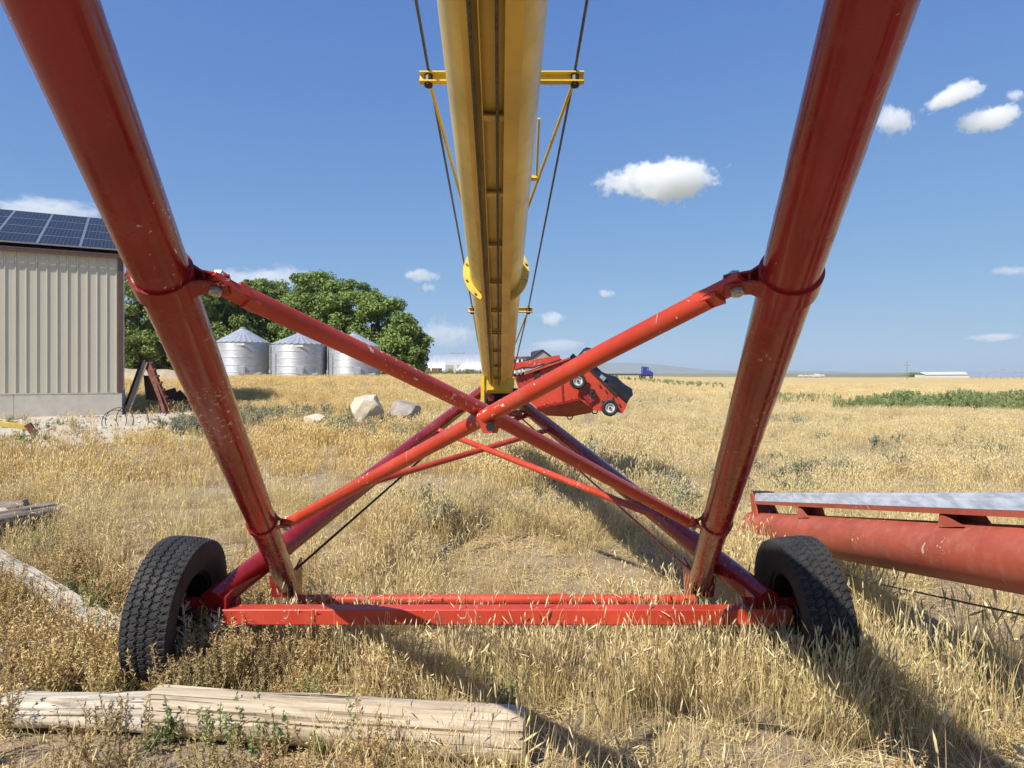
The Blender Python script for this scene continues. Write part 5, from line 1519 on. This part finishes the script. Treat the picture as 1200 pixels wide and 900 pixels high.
dead_weed(218, 812, .50, 1, 'tallest bleached dead weed, in front of the left tyre')
dead_weed(243, 806, .40, 2, 'smaller bleached dead weed right of the tallest one')
dead_weed(292, 800, .34, 3, 'low bleached dead weed below the left end of the axle')

# ------------------------------------------------------------------ clouds
def cloud_material():
    m = bpy.data.materials.new('cloud_vapour'); m.use_nodes = True; nt = m.node_tree
    for n_ in list(nt.nodes): nt.nodes.remove(n_)
    out = nt.nodes.new('ShaderNodeOutputMaterial'); pv = nt.nodes.new('ShaderNodeVolumePrincipled')
    pv.inputs['Color'].default_value = (1, 1, 1, 1); pv.inputs['Anisotropy'].default_value = 0.0
    tc = nt.nodes.new('ShaderNodeTexCoord'); v = tc.outputs['Object']
    oi = nt.nodes.new('ShaderNodeObjectInfo')
    ln = nt.nodes.new('ShaderNodeVectorMath'); ln.operation = 'LENGTH'; nt.links.new(v, ln.inputs[0])
    off = nt.nodes.new('ShaderNodeVectorMath'); off.operation = 'ADD'; nt.links.new(v, off.inputs[0]); nt.links.new(oi.outputs['Location'], off.inputs[1])
    mp = nt.nodes.new('ShaderNodeMapping'); mp.inputs['Scale'].default_value = (2.8, 1.8, 1.1); nt.links.new(off.outputs[0], mp.inputs[0])
    n1 = noise_t(nt, mp.outputs[0], 2.2, 9, .72)
    n0 = noise_t(nt, mp.outputs[0], .62, 1, .5)
    q = mth(nt, 'ADD', mth(nt, 'ADD', mth(nt, 'MULTIPLY', mth(nt, 'SUBTRACT', .66, ln.outputs['Value']), 2.3), mth(nt, 'MULTIPLY', mth(nt, 'SUBTRACT', n0, .5), 2.6)), mth(nt, 'MULTIPLY', mth(nt, 'SUBTRACT', n1, .53), 3.6))
    d = mth(nt, 'MULTIPLY', q, 3.0, None, True)
    sep = nt.nodes.new('ShaderNodeSeparateColor'); nt.links.new(oi.outputs['Color'], sep.inputs[0])
    nt.links.new(mth(nt, 'MULTIPLY', d, sep.outputs[0]), pv.inputs['Density'])
    nt.links.new(pv.outputs[0], out.inputs['Volume'])
    return m
M['cloud'] = cloud_material()
import bmesh
bm = bmesh.new(); bmesh.ops.create_icosphere(bm, subdivisions=3, radius=1.0)
CLOUD = bpy.data.meshes.new('cloud'); bm.to_mesh(CLOUD); bm.free(); CLOUD.materials.append(M['cloud'])
def cloud(px, py, w, h, label, d=2200.0, dens=.09, tilt=0.0):
    o = bpy.data.objects.new('cloud', CLOUD); COL.objects.link(o)
    o.location = P(px, py, d); k = d / FPX / 2
    o.scale = (w * k * 1.38, w * k * .85, h * k * 1.6); o.rotation_euler = (0, R(tilt), 0); o.color = (dens * 1.0, 0, 0, 1)
    tag(o, label, 'cloud', 'small fair-weather clouds')
cloud(782, 212, 146, 40, 'largest white cloud, alone right of the yellow tube', dens=.035)
cloud(1120, 112, 72, 22, 'slanted white cloud near the upper right corner', tilt=-26, dens=.03)
cloud(1046, 141, 46, 32, 'small cloud touching the right lift arm', dens=.03)
cloud(1163, 139, 72, 24, 'white cloud below the slanted cloud at the upper right', tilt=-14, dens=.03)
cloud(1190, 112, 22, 12, 'tiny cloud wisp at the upper right picture edge', dens=.03)
cloud(493, 322, 42, 14, 'small cloud left of the yellow tube above the grove', 3000, .016)
cloud(503, 337, 20, 9, 'tiny cloud puff just under the small cloud left of the tube', 3000, .03)
cloud(520, 391, 78, 30, 'faint wide cloud low behind the left cable', 9000, .003)
cloud(646, 373, 38, 16, 'small cloud right of the lower yellow flange', 3500, .016)
cloud(711, 344, 24, 8, 'tiny flat cloud between the tube and the right brace', 3500, .02)
cloud(300, 326, 130, 26, 'thin veil of cloud over the light green trees', 5000, .004)
cloud(60, 248, 150, 20, 'thin flat cloud just above the barn roof', 5000, .004)
cloud(1165, 395, 60, 10, 'flat thin cloud low at the right edge', 8500, .005)
cloud(1185, 317, 50, 10, 'thin cloud streak midway up the right edge', 5000, .006)
cloud(655, 405, 70, 14, 'faint cloud low over the hopper', 9500, .003)

# ------------------------------------------------------------------ haze over the plain
mh = bpy.data.materials.new('haze_air'); mh.use_nodes = True; hn = mh.node_tree
for n_ in list(hn.nodes): hn.nodes.remove(n_)
ho = hn.nodes.new('ShaderNodeOutputMaterial'); hv_ = hn.nodes.new('ShaderNodeVolumePrincipled')
hv_.inputs['Color'].default_value = (.74, .86, 1.0, 1); hv_.inputs['Density'].default_value = 1.05e-4; hv_.inputs['Anisotropy'].default_value = .2
hn.links.new(hv_.outputs[0], ho.inputs['Volume'])
b = MB(); b.box((0, 0, 119.0), (30000, 24000, 242.0))
tag(b.build('haze', mh, None, 0), 'pale summer haze over the plain', None, None, 'stuff')
